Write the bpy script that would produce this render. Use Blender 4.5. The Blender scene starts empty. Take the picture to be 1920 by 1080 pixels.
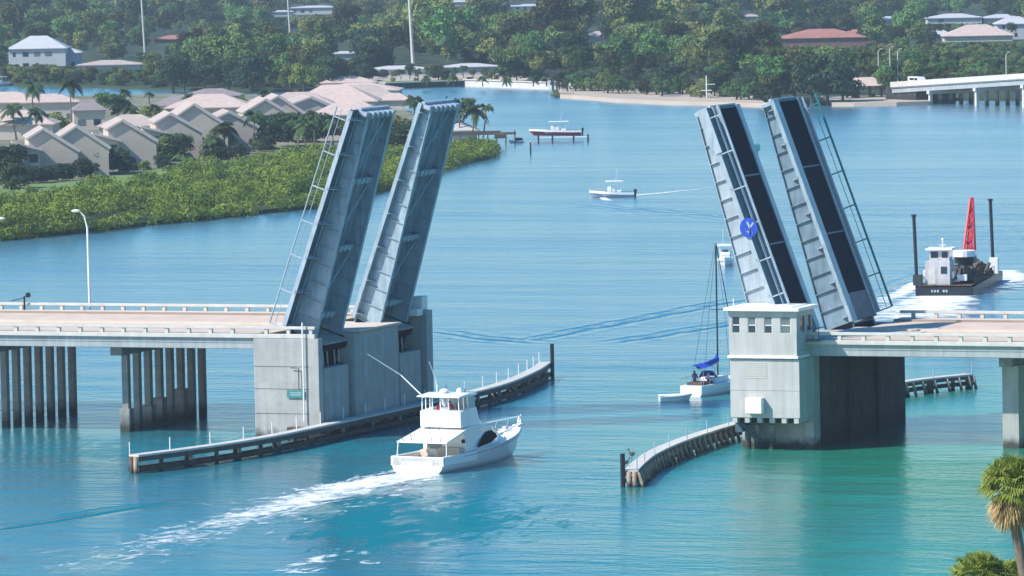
import bpy, math, random
import numpy as np
from mathutils import Vector, Matrix
S = bpy.context.scene
COL = S.collection
R_ = math.radians

# ------------------------------------------------------------------ camera
CAM = Vector((193.1, -432.2, 43.98)); F_PX = 10528.2
cR = Vector((0.926979, 0.374615, -0.019317)); cU = Vector((-0.006930, 0.068589, 0.997621)); cF = Vector((-0.375049, 0.924640, -0.066177))
cd = bpy.data.cameras.new("camera"); cam = bpy.data.objects.new("camera", cd); COL.objects.link(cam)
cam.matrix_world = Matrix(((cR.x, cU.x, -cF.x, CAM.x), (cR.y, cU.y, -cF.y, CAM.y), (cR.z, cU.z, -cF.z, CAM.z), (0, 0, 0, 1)))
cd.sensor_width = 36.0; cd.lens = F_PX / 1920 * 36.0; cd.clip_start = 1.0; cd.clip_end = 20000.0
S.camera = cam
# ------------------------------------------------------------------ sky, sun, exposure
SUN_DIR = Vector((14.5, 14.6, -19.2)).normalized()      # the way the light travels
elev = math.asin(-SUN_DIR.z)
w = bpy.data.worlds.new("World"); S.world = w; w.use_nodes = True
wn = w.node_tree.nodes; wl = w.node_tree.links
sky = wn.new("ShaderNodeTexSky"); sky.sky_type = 'NISHITA'; sky.sun_disc = False
sky.sun_elevation = elev
sky.sun_rotation = math.atan2(-SUN_DIR.x, -SUN_DIR.y)
sky.altitude = 0; sky.air_density = 1.2; sky.dust_density = 0.6; sky.ozone_density = 2.5
bg = wn["Background"]; bg.inputs[1].default_value = 0.132
hsv = wn.new('ShaderNodeHueSaturation'); hsv.inputs['Saturation'].default_value = 1.65; wl.new(sky.outputs[0], hsv.inputs['Color']); wl.new(hsv.outputs[0], bg.inputs[0])
sd = bpy.data.lights.new("sun", 'SUN'); sd.energy = 4.8; sd.angle = R_(0.5); sd.color = (1.0, 0.945, 0.86)
so = bpy.data.objects.new("sun", sd); COL.objects.link(so)
so.rotation_mode = 'QUATERNION'; so.rotation_quaternion = SUN_DIR.to_track_quat('-Z', 'Y'); so.location = (-100, -50, 200)
S.view_settings.view_transform = 'Standard'; S.view_settings.look = 'None'
S.view_settings.exposure = 0.46; S.view_settings.gamma = 1.0

# ------------------------------------------------------------------ locating helpers
def ray(x, y): return cF + cR * ((x - 960) / F_PX) - cU * ((y - 540) / F_PX)
def G(x, y, z=0.0):
    d = ray(x, y); t = (z - CAM.z) / d.z; return CAM + d * t
def V(x, y, Y):
    d = ray(x, y); t = (Y - CAM.y) / d.y; return CAM + d * t
def PX(P):
    d = Vector(P) - CAM; z = d.dot(cF); return (960 + F_PX * d.dot(cR) / z, 540 - F_PX * d.dot(cU) / z)
def SC(P): return F_PX / (Vector(P) - CAM).dot(cF)
LAT = Vector((0.9272, 0.3747, 0)); FWD = Vector((-0.3747, 0.9272, 0))
FACE = math.atan2(LAT.y, LAT.x)           # z rotation of a thing whose local x runs across the view
def basis(heading):                        # rotation z so that local +y points along heading
    return math.atan2(-heading.x, heading.y)
# ------------------------------------------------------------------ materials
MATS = {}
def mat(name, col, rough=0.7, var=0.12, scale=1.5, metal=0.0, bump=0.0, spec=0.4, rnd=0.0, col2=None, stain=None, streak=0.0):
    if name in MATS: return MATS[name]
    m = bpy.data.materials.new(name); m.use_nodes = True; MATS[name] = m
    n = m.node_tree.nodes; l = m.node_tree.links; b = n["Principled BSDF"]
    b.inputs["Roughness"].default_value = rough; b.inputs["Metallic"].default_value = metal
    b.inputs["Specular IOR Level"].default_value = spec
    tc = n.new("ShaderNodeTexCoord"); nz = n.new("ShaderNodeTexNoise"); nz.inputs["Scale"].default_value = scale
    nz.inputs["Detail"].default_value = 6; nz.inputs["Roughness"].default_value = 0.65
    l.new(tc.outputs["Object"], nz.inputs["Vector"])
    r = n.new("ShaderNodeValToRGB"); e = r.color_ramp.elements
    c2 = col2 or tuple(min(1, c * (1 + var)) for c in col)
    c1 = tuple(c * (1 - var) for c in col)
    e[0].position = 0.32; e[0].color = (*c1, 1); e[1].position = 0.68; e[1].color = (*c2, 1)
    l.new(nz.outputs[0], r.inputs[0]); out = r.outputs[0]
    if rnd > 0:
        oi = n.new("ShaderNodeObjectInfo"); hs = n.new("ShaderNodeHueSaturation")
        mr = n.new("ShaderNodeMapRange"); mr.inputs[3].default_value = 1 - rnd; mr.inputs[4].default_value = 1 + rnd
        l.new(oi.outputs["Random"], mr.inputs[0]); l.new(mr.outputs[0], hs.inputs["Value"])
        m2 = n.new("ShaderNodeMath"); m2.operation = 'MULTIPLY_ADD'; m2.inputs[1].default_value = 7.31; m2.inputs[2].default_value = 0
        fr = n.new("ShaderNodeMath"); fr.operation = 'FRACT'; l.new(oi.outputs["Random"], m2.inputs[0]); l.new(m2.outputs[0], fr.inputs[0])
        mh = n.new("ShaderNodeMapRange"); mh.inputs[3].default_value = 0.5 - rnd * 0.11; mh.inputs[4].default_value = 0.5 + rnd * 0.06
        l.new(fr.outputs[0], mh.inputs[0]); l.new(mh.outputs[0], hs.inputs["Hue"]); l.new(out, hs.inputs["Color"]); out = hs.outputs[0]
    if streak > 0:                                # rain and rust streaks running down the surface
        g0_ = n.new("ShaderNodeNewGeometry"); mp_ = n.new("ShaderNodeMapping"); mp_.inputs["Scale"].default_value = (2.2, 2.2, .16); l.new(g0_.outputs["Position"], mp_.inputs[0])
        n3_ = n.new("ShaderNodeTexNoise"); n3_.inputs["Scale"].default_value = 1.0; n3_.inputs["Detail"].default_value = 5; n3_.inputs["Roughness"].default_value = .6; l.new(mp_.outputs[0], n3_.inputs["Vector"])
        r3_ = n.new("ShaderNodeMapRange"); r3_.inputs[1].default_value = .38; r3_.inputs[2].default_value = .62; r3_.inputs[3].default_value = 1 - streak; r3_.inputs[4].default_value = 1.0; l.new(n3_.outputs[0], r3_.inputs[0])
        mm_ = n.new("ShaderNodeMix"); mm_.data_type = 'RGBA'; mm_.blend_type = 'MULTIPLY'; mm_.inputs[0].default_value = 1.0; l.new(out, mm_.inputs[6]); l.new(r3_.outputs[0], mm_.inputs[7]); out = mm_.outputs[2]
    if stain:                                     # dark tide mark low down, in world height
        sc_, z0, z1 = stain
        gm = n.new("ShaderNodeNewGeometry"); sp = n.new("ShaderNodeSeparateXYZ"); l.new(gm.outputs["Position"], sp.inputs[0])
        n2 = n.new("ShaderNodeTexNoise"); n2.inputs["Scale"].default_value = 1.3; n2.inputs["Detail"].default_value = 4
        l.new(gm.outputs["Position"], n2.inputs["Vector"])
        ad = n.new("ShaderNodeMath"); ad.operation = 'MULTIPLY_ADD'; ad.inputs[1].default_value = -1.2; l.new(n2.outputs[0], ad.inputs[0]); l.new(sp.outputs[2], ad.inputs[2])
        mp = n.new("ShaderNodeMapRange"); mp.inputs[1].default_value = z0 - .6; mp.inputs[2].default_value = z1 - .6; l.new(ad.outputs[0], mp.inputs[0])
        mx = n.new("ShaderNodeMix"); mx.data_type = 'RGBA'; mx.inputs[6].default_value = (*sc_, 1)
        l.new(mp.outputs[0], mx.inputs[0]); l.new(out, mx.inputs[7]); out = mx.outputs[2]
    l.new(out, b.inputs["Base Color"])
    if bump > 0:
        bp = n.new("ShaderNodeBump"); bp.inputs["Strength"].default_value = bump; bp.inputs["Distance"].default_value = 0.05
        l.new(nz.outputs[0], bp.inputs["Height"]); l.new(bp.outputs[0], b.inputs["Normal"])
    return m
def leafmat(name, col, col2, rnd=0.35, scale=0.35):
    m = mat(name, col, 0.75, scale=scale, col2=col2, rnd=rnd, spec=0.15)
    n = m.node_tree.nodes; l = m.node_tree.links; b = n["Principled BSDF"]
    tr = n.new("ShaderNodeBsdfTranslucent"); mx = n.new("ShaderNodeMixShader"); mx.inputs[0].default_value = 0.22
    src = b.inputs["Base Color"].links[0].from_socket; l.new(src, tr.inputs[0])
    l.new(b.outputs[0], mx.inputs[1]); l.new(tr.outputs[0], mx.inputs[2]); l.new(mx.outputs[0], n["Material Output"].inputs[0])
    return m
M = dict(
 steel_f=mat('shadowed_weathered_steel', (.17,.25,.31), .5, .25, .8, streak=.3),  # darker blue-grey paints the near leaf's shadow onto the far right girders
 plate=mat('grey_base_plate', (.15,.15,.17), .7, .15, 1),
 housing=mat('wheelhouse_paint', (.50,.48,.50), .6, .08, 1, streak=.2),
 pit=mat('pit_black', (.010,.012,.016), .95, .3, 1, spec=.05),  # near-black paints in the shade of the leaf pits; also yacht windows
 hullshade=mat('shaded_white_hull', (.30,.38,.46), .3, .05, 1),  # grey-blue paints side shade onto a white motorboat hull
 darkglass=mat('smoked_glass', (.012,.014,.018), .35, .2, 1, spec=.3),
 side=mat("shaded_side_concrete", (.065,.06,.058), .9, .35, .5, bump=.3, streak=.35, stain=((.02,.022,.02), 0.6, 2.0)),  # side wall's shade under the span is put into this dark base
 conc=mat("pier_concrete", (.37,.375,.36), .85, .14, .7, bump=.3, streak=.14, stain=((.05,.055,.045), 0.25, 1.0)),
 conc_dark=mat("shaded_stained_concrete", (.045,.046,.048), .9, .35, .6, bump=.3, streak=.4, stain=((.02,.022,.02), 0.6, 2.0)),  # base darkened to paint under-deck shade; streaks and tide stain are wear
 pile=mat("pile_concrete", (.25,.255,.25), .85, .2, 1.2, streak=.18, stain=((.035,.04,.035), 0.5, 1.6)),
 rail=mat("rail_concrete", (.52,.5,.46), .8, .12, 1.0),
 road=mat("road_concrete", (.57,.45,.36), .85, .12, .5),
 walk=mat("sidewalk_concrete", (.58,.50,.42), .85, .08, .6),
 curb=mat("curb_concrete", (.30,.24,.20), .85, .1, .8),
 beam=mat("beam_concrete", (.34,.38,.39), .8, .12, .3, streak=.2),
 steel=mat("painted_steel", (.33,.43,.50), .45, .12, 1.1, metal=.1, streak=.22),
 steel_l=mat("pale_painted_steel", (.40,.47,.53), .45, .12, .9, metal=.1, streak=.25),
 steel_d=mat("dark_painted_steel", (.06,.10,.14), .5, .25, 1.4),
 grate=mat("deck_grating", (.010,.014,.026), .95, .3, 3, spec=.1),
 mach=mat("machinery_dark", (.03,.035,.04), .6, .3, 2),
 rubble=mat("counterweight_concrete", (.36,.31,.29), .9, .4, 3, bump=.6),
 green=mat("teal_rail_paint", (.03,.20,.21), .45, .1, 2),
 white=mat("white_gelcoat", (.80,.80,.79), .25, .03, .6, spec=.5),
 wpaint=mat("white_paint", (.76,.76,.74), .6, .05, .8),
 tower=mat("tower_stucco", (.44,.445,.43), .85, .06, .7, bump=.2, streak=.14),
 glass=mat("tinted_glass", (.02,.03,.04), .08, .2, 1, spec=.8),
 glassg=mat("grey_glass", (.12,.15,.16), .1, .2, 1, spec=.8),
 timber=mat("dark_timber", (.085,.07,.058), .85, .35, 2.2, bump=.4, stain=((.02,.02,.018), 0.1, .7)),
 timber_l=mat("weathered_timber", (.30,.24,.18), .85, .3, 2.2, stain=((.03,.03,.025), .1, .6)),
 black=mat("black_paint", (.012,.016,.025), .4, .3, 2),
 red=mat("red_paint", (.48,.035,.05), .45, .15, 2),
 redhull=mat("red_hull", (.42,.035,.05), .3, .1, 2),
 blue=mat("blue_canvas", (.015,.06,.42), .8, .15, 3),
 bluesign=mat("blue_sign_sheet", (.01,.06,.42), .5, .05, 3),
 tealsign=mat("teal_sign_sheet", (.03,.22,.21), .5, .08, 3),
 brown=mat("rusty_scrap", (.10,.065,.05), .9, .5, 2.5, bump=.6),
 sand=mat("pale_sand", (.42,.35,.28), .95, .12, .08),
 land=mat("dark_soil", (.03,.05,.018), .95, .3, .1),
 yard=mat("yard_paving", (.07,.10,.035), .95, .2, .09, col2=(.28,.25,.18)),
 grass=mat("mown_grass", (.13,.20,.05), .95, .25, .15),
 trunk=mat("palm_trunk", (.16,.13,.10), .9, .25, 3),
 bark=mat("tree_bark", (.07,.055,.045), .9, .25, 3),
 skin=mat("skin", (.45,.27,.19), .6, .05, 8),
 hair=mat("dark_hair", (.03,.022,.018), .7, .2, 8),
 shirt_r=mat("red_shirt", (.45,.03,.05), .85, .1, 8), shirt_w=mat("white_shirt", (.6,.6,.6), .85, .05, 8),
 shorts=mat("navy_shorts", (.03,.04,.08), .85, .1, 8),
)
# ------------------------------------------------------------------ mesh builder
class MB:
    def __init__(s): s.v = []; s.f = []; s.m = []
    def poly(s, pts, mi=0):
        b = len(s.v); s.v += [tuple(p) for p in pts]; s.f.append(tuple(range(b, b + len(pts)))); s.m.append(mi); return s
    def box(s, x0, x1, y0, y1, z0, z1, mi=0):
        b = len(s.v)
        s.v += [(x0,y0,z0),(x1,y0,z0),(x1,y1,z0),(x0,y1,z0),(x0,y0,z1),(x1,y0,z1),(x1,y1,z1),(x0,y1,z1)]
        s.f += [tuple(b+i for i in q) for q in ((0,3,2,1),(4,5,6,7),(0,1,5,4),(1,2,6,5),(2,3,7,6),(3,0,4,7))]; s.m += [mi]*6; return s
    def bar(s, a, b_, w_, h=None, mi=0):             # rectangular bar between points
        a = Vector(a); b_ = Vector(b_); h = h or w_; d = (b_ - a)
        if d.length < 1e-6: return s
        d.normalize(); up = Vector((0,0,1)) if abs(d.z) < .95 else Vector((0,1,0))
        sx = d.cross(up).normalized(); sy = sx.cross(d).normalized(); b = len(s.v)
        for p in (a, b_):
            for i, j in ((-1,-1),(1,-1),(1,1),(-1,1)): s.v.append(tuple(p + sx*(w_/2*i) + sy*(h/2*j)))
        s.f += [tuple(b+i for i in q) for q in ((0,1,2,3),(7,6,5,4),(0,4,5,1),(1,5,6,2),(2,6,7,3),(3,7,4,0))]; s.m += [mi]*6; return s
    def tube(s, pts, r, n=8, mi=0, cap=True):
        pts = [Vector(p) for p in pts]; rs = r if isinstance(r, (list, tuple)) else [r]*len(pts); b = len(s.v)
        for k, p in enumerate(pts):
            d = (pts[min(k+1, len(pts)-1)] - pts[max(k-1, 0)]).normalized()
            up = Vector((0,0,1)) if abs(d.z) < .95 else Vector((0,1,0)); sx = d.cross(up).normalized(); sy = sx.cross(d)
            for i in range(n):
                a = 2*math.pi*i/n; s.v.append(tuple(p + sx*(rs[k]*math.cos(a)) + sy*(rs[k]*math.sin(a))))
        for k in range(len(pts)-1):
            for i in range(n):
                j = (i+1) % n; s.f.append((b+k*n+i, b+k*n+j, b+(k+1)*n+j, b+(k+1)*n+i)); s.m.append(mi)
        if cap:
            s.f.append(tuple(b+i for i in range(n))[::-1]); s.f.append(tuple(b+(len(pts)-1)*n+i for i in range(n))); s.m += [mi]*2
        return s
    def prism(s, prof, y0, y1, axis='y', mi=0):      # profile in xz extruded along y (or xy along z, yz along x)
        b = len(s.v); n = len(prof)
        for e in (y0, y1):
            for p in prof: s.v.append((p[0], e, p[1]) if axis == 'y' else ((p[0], p[1], e) if axis == 'z' else (e, p[0], p[1])))
        s.f.append(tuple(b+i for i in range(n))); s.f.append(tuple(b+n+i for i in range(n))[::-1]); s.m += [mi]*2
        for i in range(n):
            j = (i+1) % n; s.f.append((b+i, b+n+i, b+n+j, b+j)); s.m.append(mi)
        return s
    def loft(s, rings, mi=0, cap=True, closed=True):
        b = len(s.v); n = len(rings[0])
        for r in rings: s.v += [tuple(p) for p in r]
        for k in range(len(rings)-1):
            for i in range(n if closed else n-1):
                j = (i+1) % n; s.f.append((b+k*n+i, b+k*n+j, b+(k+1)*n+j, b+(k+1)*n+i)); s.m.append(mi)
        if cap:
            s.f.append(tuple(b+i for i in range(n))[::-1]); s.f.append(tuple(b+(len(rings)-1)*n+i for i in range(n))); s.m += [mi]*2
        return s
    def dome(s, c, r, n=10, k=4, mi=0):
        c = Vector(c); rx, ry, rz = r if isinstance(r, (tuple, list)) else (r, r, r); rings = []
        for i in range(k*2+1):
            a = -math.pi/2 + math.pi*i/(2*k); cr = max(.02, math.cos(a))
            rings.append([(c.x+rx*cr*math.cos(2*math.pi*j/n), c.y+ry*cr*math.sin(2*math.pi*j/n), c.z+rz*math.sin(a)) for j in range(n)])
        return s.loft(rings, mi)
    def build(s, name, m, parent=None, smooth=False, bevel=0.0, fixn=True):
        me = bpy.data.meshes.new(name); me.from_pydata(s.v, [], s.f); me.update()
        ms = m if isinstance(m, list) else [m]
        for k in ms: me.materials.append(M[k] if isinstance(k, str) else k)
        me.polygons.foreach_set("material_index", s.m)
        if fixn:
            import bmesh
            bm = bmesh.new(); bm.from_mesh(me); bmesh.ops.recalc_face_normals(bm, faces=bm.faces); bm.to_mesh(me); bm.free()
        if smooth: me.polygons.foreach_set("use_smooth", [True]*len(me.polygons))
        o = bpy.data.objects.new(name, me); COL.objects.link(o)
        if parent: o.parent = parent
        if bevel:
            bv = o.modifiers.new("bevel", 'BEVEL'); bv.width = bevel; bv.segments = 2; bv.limit_method = 'ANGLE'
        return o
def tag(o, label=None, cat=None, group=None, kind=None):
    if label: o["label"] = label
    if cat: o["category"] = cat
    if group: o["group"] = group
    if kind: o["kind"] = kind
    return o
def empty(name, loc=(0,0,0), rz=0.0, label=None, cat=None, group=None):
    o = bpy.data.objects.new(name, None); COL.objects.link(o); o.location = loc; o.rotation_euler = (0, 0, rz); o.empty_display_size = .5
    return tag(o, label, cat, group)
def copy_tree(o, parent=None):
    c = o.copy(); COL.objects.link(c); c.parent = parent
    for ch in list(o.children): copy_tree(ch, c)
    return c
ORD = ['first','second','third','fourth','fifth','sixth','seventh','eighth','ninth','tenth','eleventh','twelfth','thirteenth','fourteenth','fifteenth','sixteenth','seventeenth','eighteenth','nineteenth','twentieth']
TENS = {20:'twenty', 30:'thirty', 40:'forty', 50:'fifty', 60:'sixty', 70:'seventy', 80:'eighty', 90:'ninety'}
def ordw(i):                                # i from 0
    if i < 20: return ORD[i]
    n = i + 1; t = n // 10 * 10
    return (TENS[t][:-1] + 'ieth') if n % 10 == 0 else TENS[t] + '-' + ORD[n % 10 - 1]
random.seed(7); rng = np.random.default_rng(11)

# ================================================================== WATER
def water():
    mb = MB().poly([(-6000,-700,0),(3000,-700,0),(3000,6000,0),(-6000,6000,0)])
    m = bpy.data.materials.new("sea_water"); m.use_nodes = True; n = m.node_tree.nodes; l = m.node_tree.links
    n.remove(n["Principled BSDF"]); out = n["Material Output"]
    gm = n.new("ShaderNodeNewGeometry"); P = gm.outputs["Position"]
    def mapping(rz, sx, sy, loc=(0,0)):
        mp = n.new("ShaderNodeMapping"); mp.vector_type = 'POINT'; mp.inputs["Rotation"].default_value = (0,0,rz)
        mp.inputs["Scale"].default_value = (sx, sy, 1); mp.inputs["Location"].default_value = (loc[0], loc[1], 0); l.new(P, mp.inputs[0]); return mp.outputs[0]
    def noise(vec, sc, det=3, rough=.55, dist=0):
        t = n.new("ShaderNodeTexNoise"); t.inputs["Scale"].default_value = sc; t.inputs["Detail"].default_value = det
        t.inputs["Roughness"].default_value = rough; t.inputs["Distortion"].default_value = dist; l.new(vec, t.inputs["Vector"]); return t.outputs[0]
    def mt(op, a, b=None, c=None, clamp=False):
        t = n.new("ShaderNodeMath"); t.operation = op; t.use_clamp = clamp
        for i, q in enumerate((a, b, c)):
            if q is None: continue
            if isinstance(q, (int, float)): t.inputs[i].default_value = q
            else: l.new(q, t.inputs[i])
        return t.outputs[0]
    def rng_(v, a, b, c=0., d=1., sm=True):
        t = n.new("ShaderNodeMapRange"); t.interpolation_type = 'SMOOTHSTEP' if sm else 'LINEAR'
        for i, q in enumerate((a, b, c, d)): t.inputs[1+i].default_value = q
        l.new(v, t.inputs[0]); return t.outputs[0]
    # waves: ripples, wavelets, swell; stretched across the view
    rz = -FACE
    v1 = mapping(rz, .45, 1.0); n1 = noise(v1, .55, 4, .6, .3)
    v2 = mapping(rz + .25, .5, 1.0); n2 = noise(v2, 2.2, 2, .5)
    v3 = mapping(rz - .1, .3, 1.0); n3 = noise(v3, .09, 2, .5)
    patch = noise(mapping(rz, .25, .7), .018, 3, .55, .4)          # wind patches
    amp = rng_(patch, .32, .68, .35, 1.3)
    h = mt('ADD', mt('MULTIPLY', n1, .19), mt('ADD', mt('MULTIPLY', n2, .035), mt('MULTIPLY', n3, .45)))
    h = mt('MULTIPLY', h, amp)
    # ship waves: ridges running along lines on the water
    def ridge(a, b_, wd, hgt, k=2.2):
        a = Vector(a[:2]); b_ = Vector(b_[:2]); d = b_ - a; L = d.length; d.normalize()
        sp = n.new("ShaderNodeSeparateXYZ"); l.new(P, sp.inputs[0])
        u = mt('ADD', mt('MULTIPLY', sp.outputs[0], d.x), mt('MULTIPLY', sp.outputs[1], d.y)); u = mt('SUBTRACT', u, a.dot(d))
        q = Vector((-d.y, d.x)); v = mt('ADD', mt('MULTIPLY', sp.outputs[0], q.x), mt('MULTIPLY', sp.outputs[1], q.y)); v = mt('SUBTRACT', v, a.dot(q))
        v = mt('ADD', v, mt('MULTIPLY', mt('SUBTRACT', noise(P, .12, 2), .5), wd * 1.6))
        g = mt('POWER', 2.718, mt('MULTIPLY', mt('MULTIPLY', v, v), -1/(wd*wd)))
        wv = mt('MULTIPLY', mt('COSINE', mt('MULTIPLY', v, k)), g)
        wd2 = mt('MULTIPLY', rng_(u, 0, L*.2), rng_(u, L*.8, L, 1, 0))
        return mt('MULTIPLY', mt('MULTIPLY', wv, wd2), hgt)
    for a, b_, wd, hg in ((G(960,645), G(1420,556), 1.8, .38), (G(1130,645), G(1420,600), 1.8, .3), (G(800,620), G(1010,645), 2.5, .2),
                          (G(-60,1000), G(340,938), 1.0, .26), (G(100,975), G(330,940), 1.2, .22), (G(1640,560), G(1740,510), 1.5, .4), (G(1900,512), G(1700,500), 2.0, .3),
                          (G(1050,380), G(1500,420), 4.0, .14)):
        h = mt('ADD', h, ridge(a, b_, wd, hg))
    bp = n.new("ShaderNodeBump"); bp.inputs["Strength"].default_value = 1.0; bp.inputs["Distance"].default_value = 1.0; l.new(h, bp.inputs["Height"])
    # churn behind the yacht: turned-up clear water
    def blob(c, rx, ry, rot, inner=.35):
        mp = n.new("ShaderNodeMapping"); mp.vector_type = 'TEXTURE'; mp.inputs["Location"].default_value = (c.x, c.y, 0)
        mp.inputs["Rotation"].default_value = (0,0,rot); mp.inputs["Scale"].default_value = (rx, ry, 1); l.new(P, mp.inputs[0])
        sp = n.new("ShaderNodeSeparateXYZ"); l.new(mp.outputs[0], sp.inputs[0])
        r2 = mt('SQRT', mt('ADD', mt('POWER', sp.outputs[0], 2), mt('POWER', sp.outputs[1], 2)))
        r2 = mt('ADD', r2, mt('MULTIPLY', mt('SUBTRACT', noise(mapping(rz, 1, .45), .5, 5, .62, 1.2), .5), 3.6))
        return rng_(r2, inner, 1.0, 1, 0)
    ch = blob(G(770,975), 10, 22, FACE, .45)
    ch2 = blob(G(420,840), 22, 12, FACE, .5)                # by the fender: gloss cut to paint the pier's dark reflection
    churn = mt('MAXIMUM', mt('MULTIPLY', ch, .9), mt('MULTIPLY', ch2, .45))
    # body colour
    sp = n.new("ShaderNodeSeparateXYZ"); l.new(P, sp.inputs[0])
    lat = mt('ADD', mt('MULTIPLY', sp.outputs[0], LAT.x), mt('MULTIPLY', sp.outputs[1], LAT.y))
    lat = mt('ADD', lat, mt('MULTIPLY', mt('SUBTRACT', noise(mapping(rz, .5, 1), .05, 3), .5), 26))
    gx = rng_(lat, 14, 46)
    mixc = n.new("ShaderNodeMix"); mixc.data_type = 'RGBA'; mixc.inputs[6].default_value = (.004,.150,.195,1); mixc.inputs[7].default_value = (.003,.215,.135,1); l.new(gx, mixc.inputs[0])
    far = rng_(mt('ADD', mt('MULTIPLY', sp.outputs[0], FWD.x), mt('MULTIPLY', sp.outputs[1], FWD.y)), -12, 120)
    mixf = n.new("ShaderNodeMix"); mixf.data_type = 'RGBA'; mixf.inputs[7].default_value = (.028,.155,.25,1); l.new(far, mixf.inputs[0]); l.new(mixc.outputs[2], mixf.inputs[6])
    di = n.new("ShaderNodeBsdfDiffuse"); l.new(mixf.outputs[2], di.inputs[0])
    gl = n.new("ShaderNodeBsdfGlossy"); gl.inputs["Roughness"].default_value = .2; gl.inputs[0].default_value = (1,1,1,1); l.new(bp.outputs[0], gl.inputs["Normal"])
    fr = n.new("ShaderNodeFresnel"); fr.inputs[0].default_value = 1.33; l.new(bp.outputs[0], fr.inputs["Normal"])
    fac = mt('MULTIPLY', mt('MULTIPLY', fr.outputs[0], .93), mt('SUBTRACT', 1.0, churn)); fac = mt('MULTIPLY', fac, 1.0, clamp=True)
    ms = n.new("ShaderNodeMixShader"); l.new(fac, ms.inputs[0]); l.new(di.outputs[0], ms.inputs[1]); l.new(gl.outputs[0], ms.inputs[2]); l.new(ms.outputs[0], out.inputs[0])
    o = mb.build("water", m); tag(o, "turquoise and pale blue inlet water", None, kind="structure")
water()

def foam_mat(name, scale, dens, soft=.12, col=(.80,.84,.85), across=True, stretch=(1,1)):
    m = bpy.data.materials.new(name); m.use_nodes = True; n = m.node_tree.nodes; l = m.node_tree.links; b = n["Principled BSDF"]
    b.inputs["Base Color"].default_value = (*col, 1); b.inputs["Roughness"].default_value = .8
    tc = n.new("ShaderNodeTexCoord"); uv = n.new("ShaderNodeSeparateXYZ"); l.new(tc.outputs["UV"], uv.inputs[0])
    mp = n.new("ShaderNodeMapping"); mp.inputs["Scale"].default_value = (stretch[0], stretch[1], 1); mp.inputs["Rotation"].default_value = (0,0,-FACE); l.new(tc.outputs["Object"], mp.inputs[0])
    nz = n.new("ShaderNodeTexNoise"); nz.inputs["Scale"].default_value = scale; nz.inputs["Detail"].default_value = 7; nz.inputs["Roughness"].default_value = .68; nz.inputs["Distortion"].default_value = .6
    l.new(mp.outputs[0], nz.inputs["Vector"])
    def mt(op, a, b=None, clamp=False):
        t = n.new("ShaderNodeMath"); t.operation = op; t.use_clamp = clamp
        for i, q in enumerate((a, b)):
            if q is None: continue
            if isinstance(q, (int, float)): t.inputs[i].default_value = q
            else: l.new(q, t.inputs[i])
        return t.outputs[0]
    # v: 0..1 across ; u: 0 dense .. 1 faded
    v = mt('ABSOLUTE', mt('SUBTRACT', mt('MULTIPLY', uv.outputs[1], 2), 1)); ed = mt('SUBTRACT', 1, mt('POWER', v, 2.0))
    fall = mt('SUBTRACT', 1, uv.outputs[0])
    th = mt('MULTIPLY', mt('MULTIPLY', ed, fall), dens)
    a = mt('ADD', mt('MULTIPLY', mt('SUBTRACT', nz.outputs[0], .5), 2.6), mt('SUBTRACT', th, .42)); a = mt('DIVIDE', a, soft); a = mt('MULTIPLY', a, 1.0, True)
    a = mt('MULTIPLY', a, mt('MULTIPLY', mt('MULTIPLY', ed, fall), 3.0, True), True)
    l.new(a, b.inputs["Alpha"]); return m
def ribbon(name, pts, widths, m, z=.03, label="", u0=0., u1=1.):
    pts = [Vector((p.x, p.y, z)) for p in pts]; vs = []; uvs = []; N = 4
    P2 = []; W2 = []
    for i in range(len(pts)-1):
        for k in range(N): P2.append(pts[i].lerp(pts[i+1], k/N)); W2.append(widths[i]*(1-k/N)+widths[i+1]*k/N)
    P2.append(pts[-1]); W2.append(widths[-1]); f = []
    for i, p in enumerate(P2):
        d = (P2[min(i+1, len(P2)-1)] - P2[max(i-1, 0)]).normalized(); q = Vector((-d.y, d.x, 0))
        u = u0 + (u1-u0)*i/(len(P2)-1)
        vs += [tuple(p - q*W2[i]/2), tuple(p + q*W2[i]/2)]; uvs += [(u, 0), (u, 1)]
        if i: f.append((2*i-2, 2*i, 2*i+1, 2*i-1))
    me = bpy.data.meshes.new(name); me.from_pydata(vs, [], f); ul = me.uv_layers.new()
    for lp in me.loops: ul.data[lp.index].uv = uvs[lp.vertex_index]
    me.materials.append(m); o = bpy.data.objects.new(name, me); COL.objects.link(o)
    return tag(o, label, "wake", kind="stuff")

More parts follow.
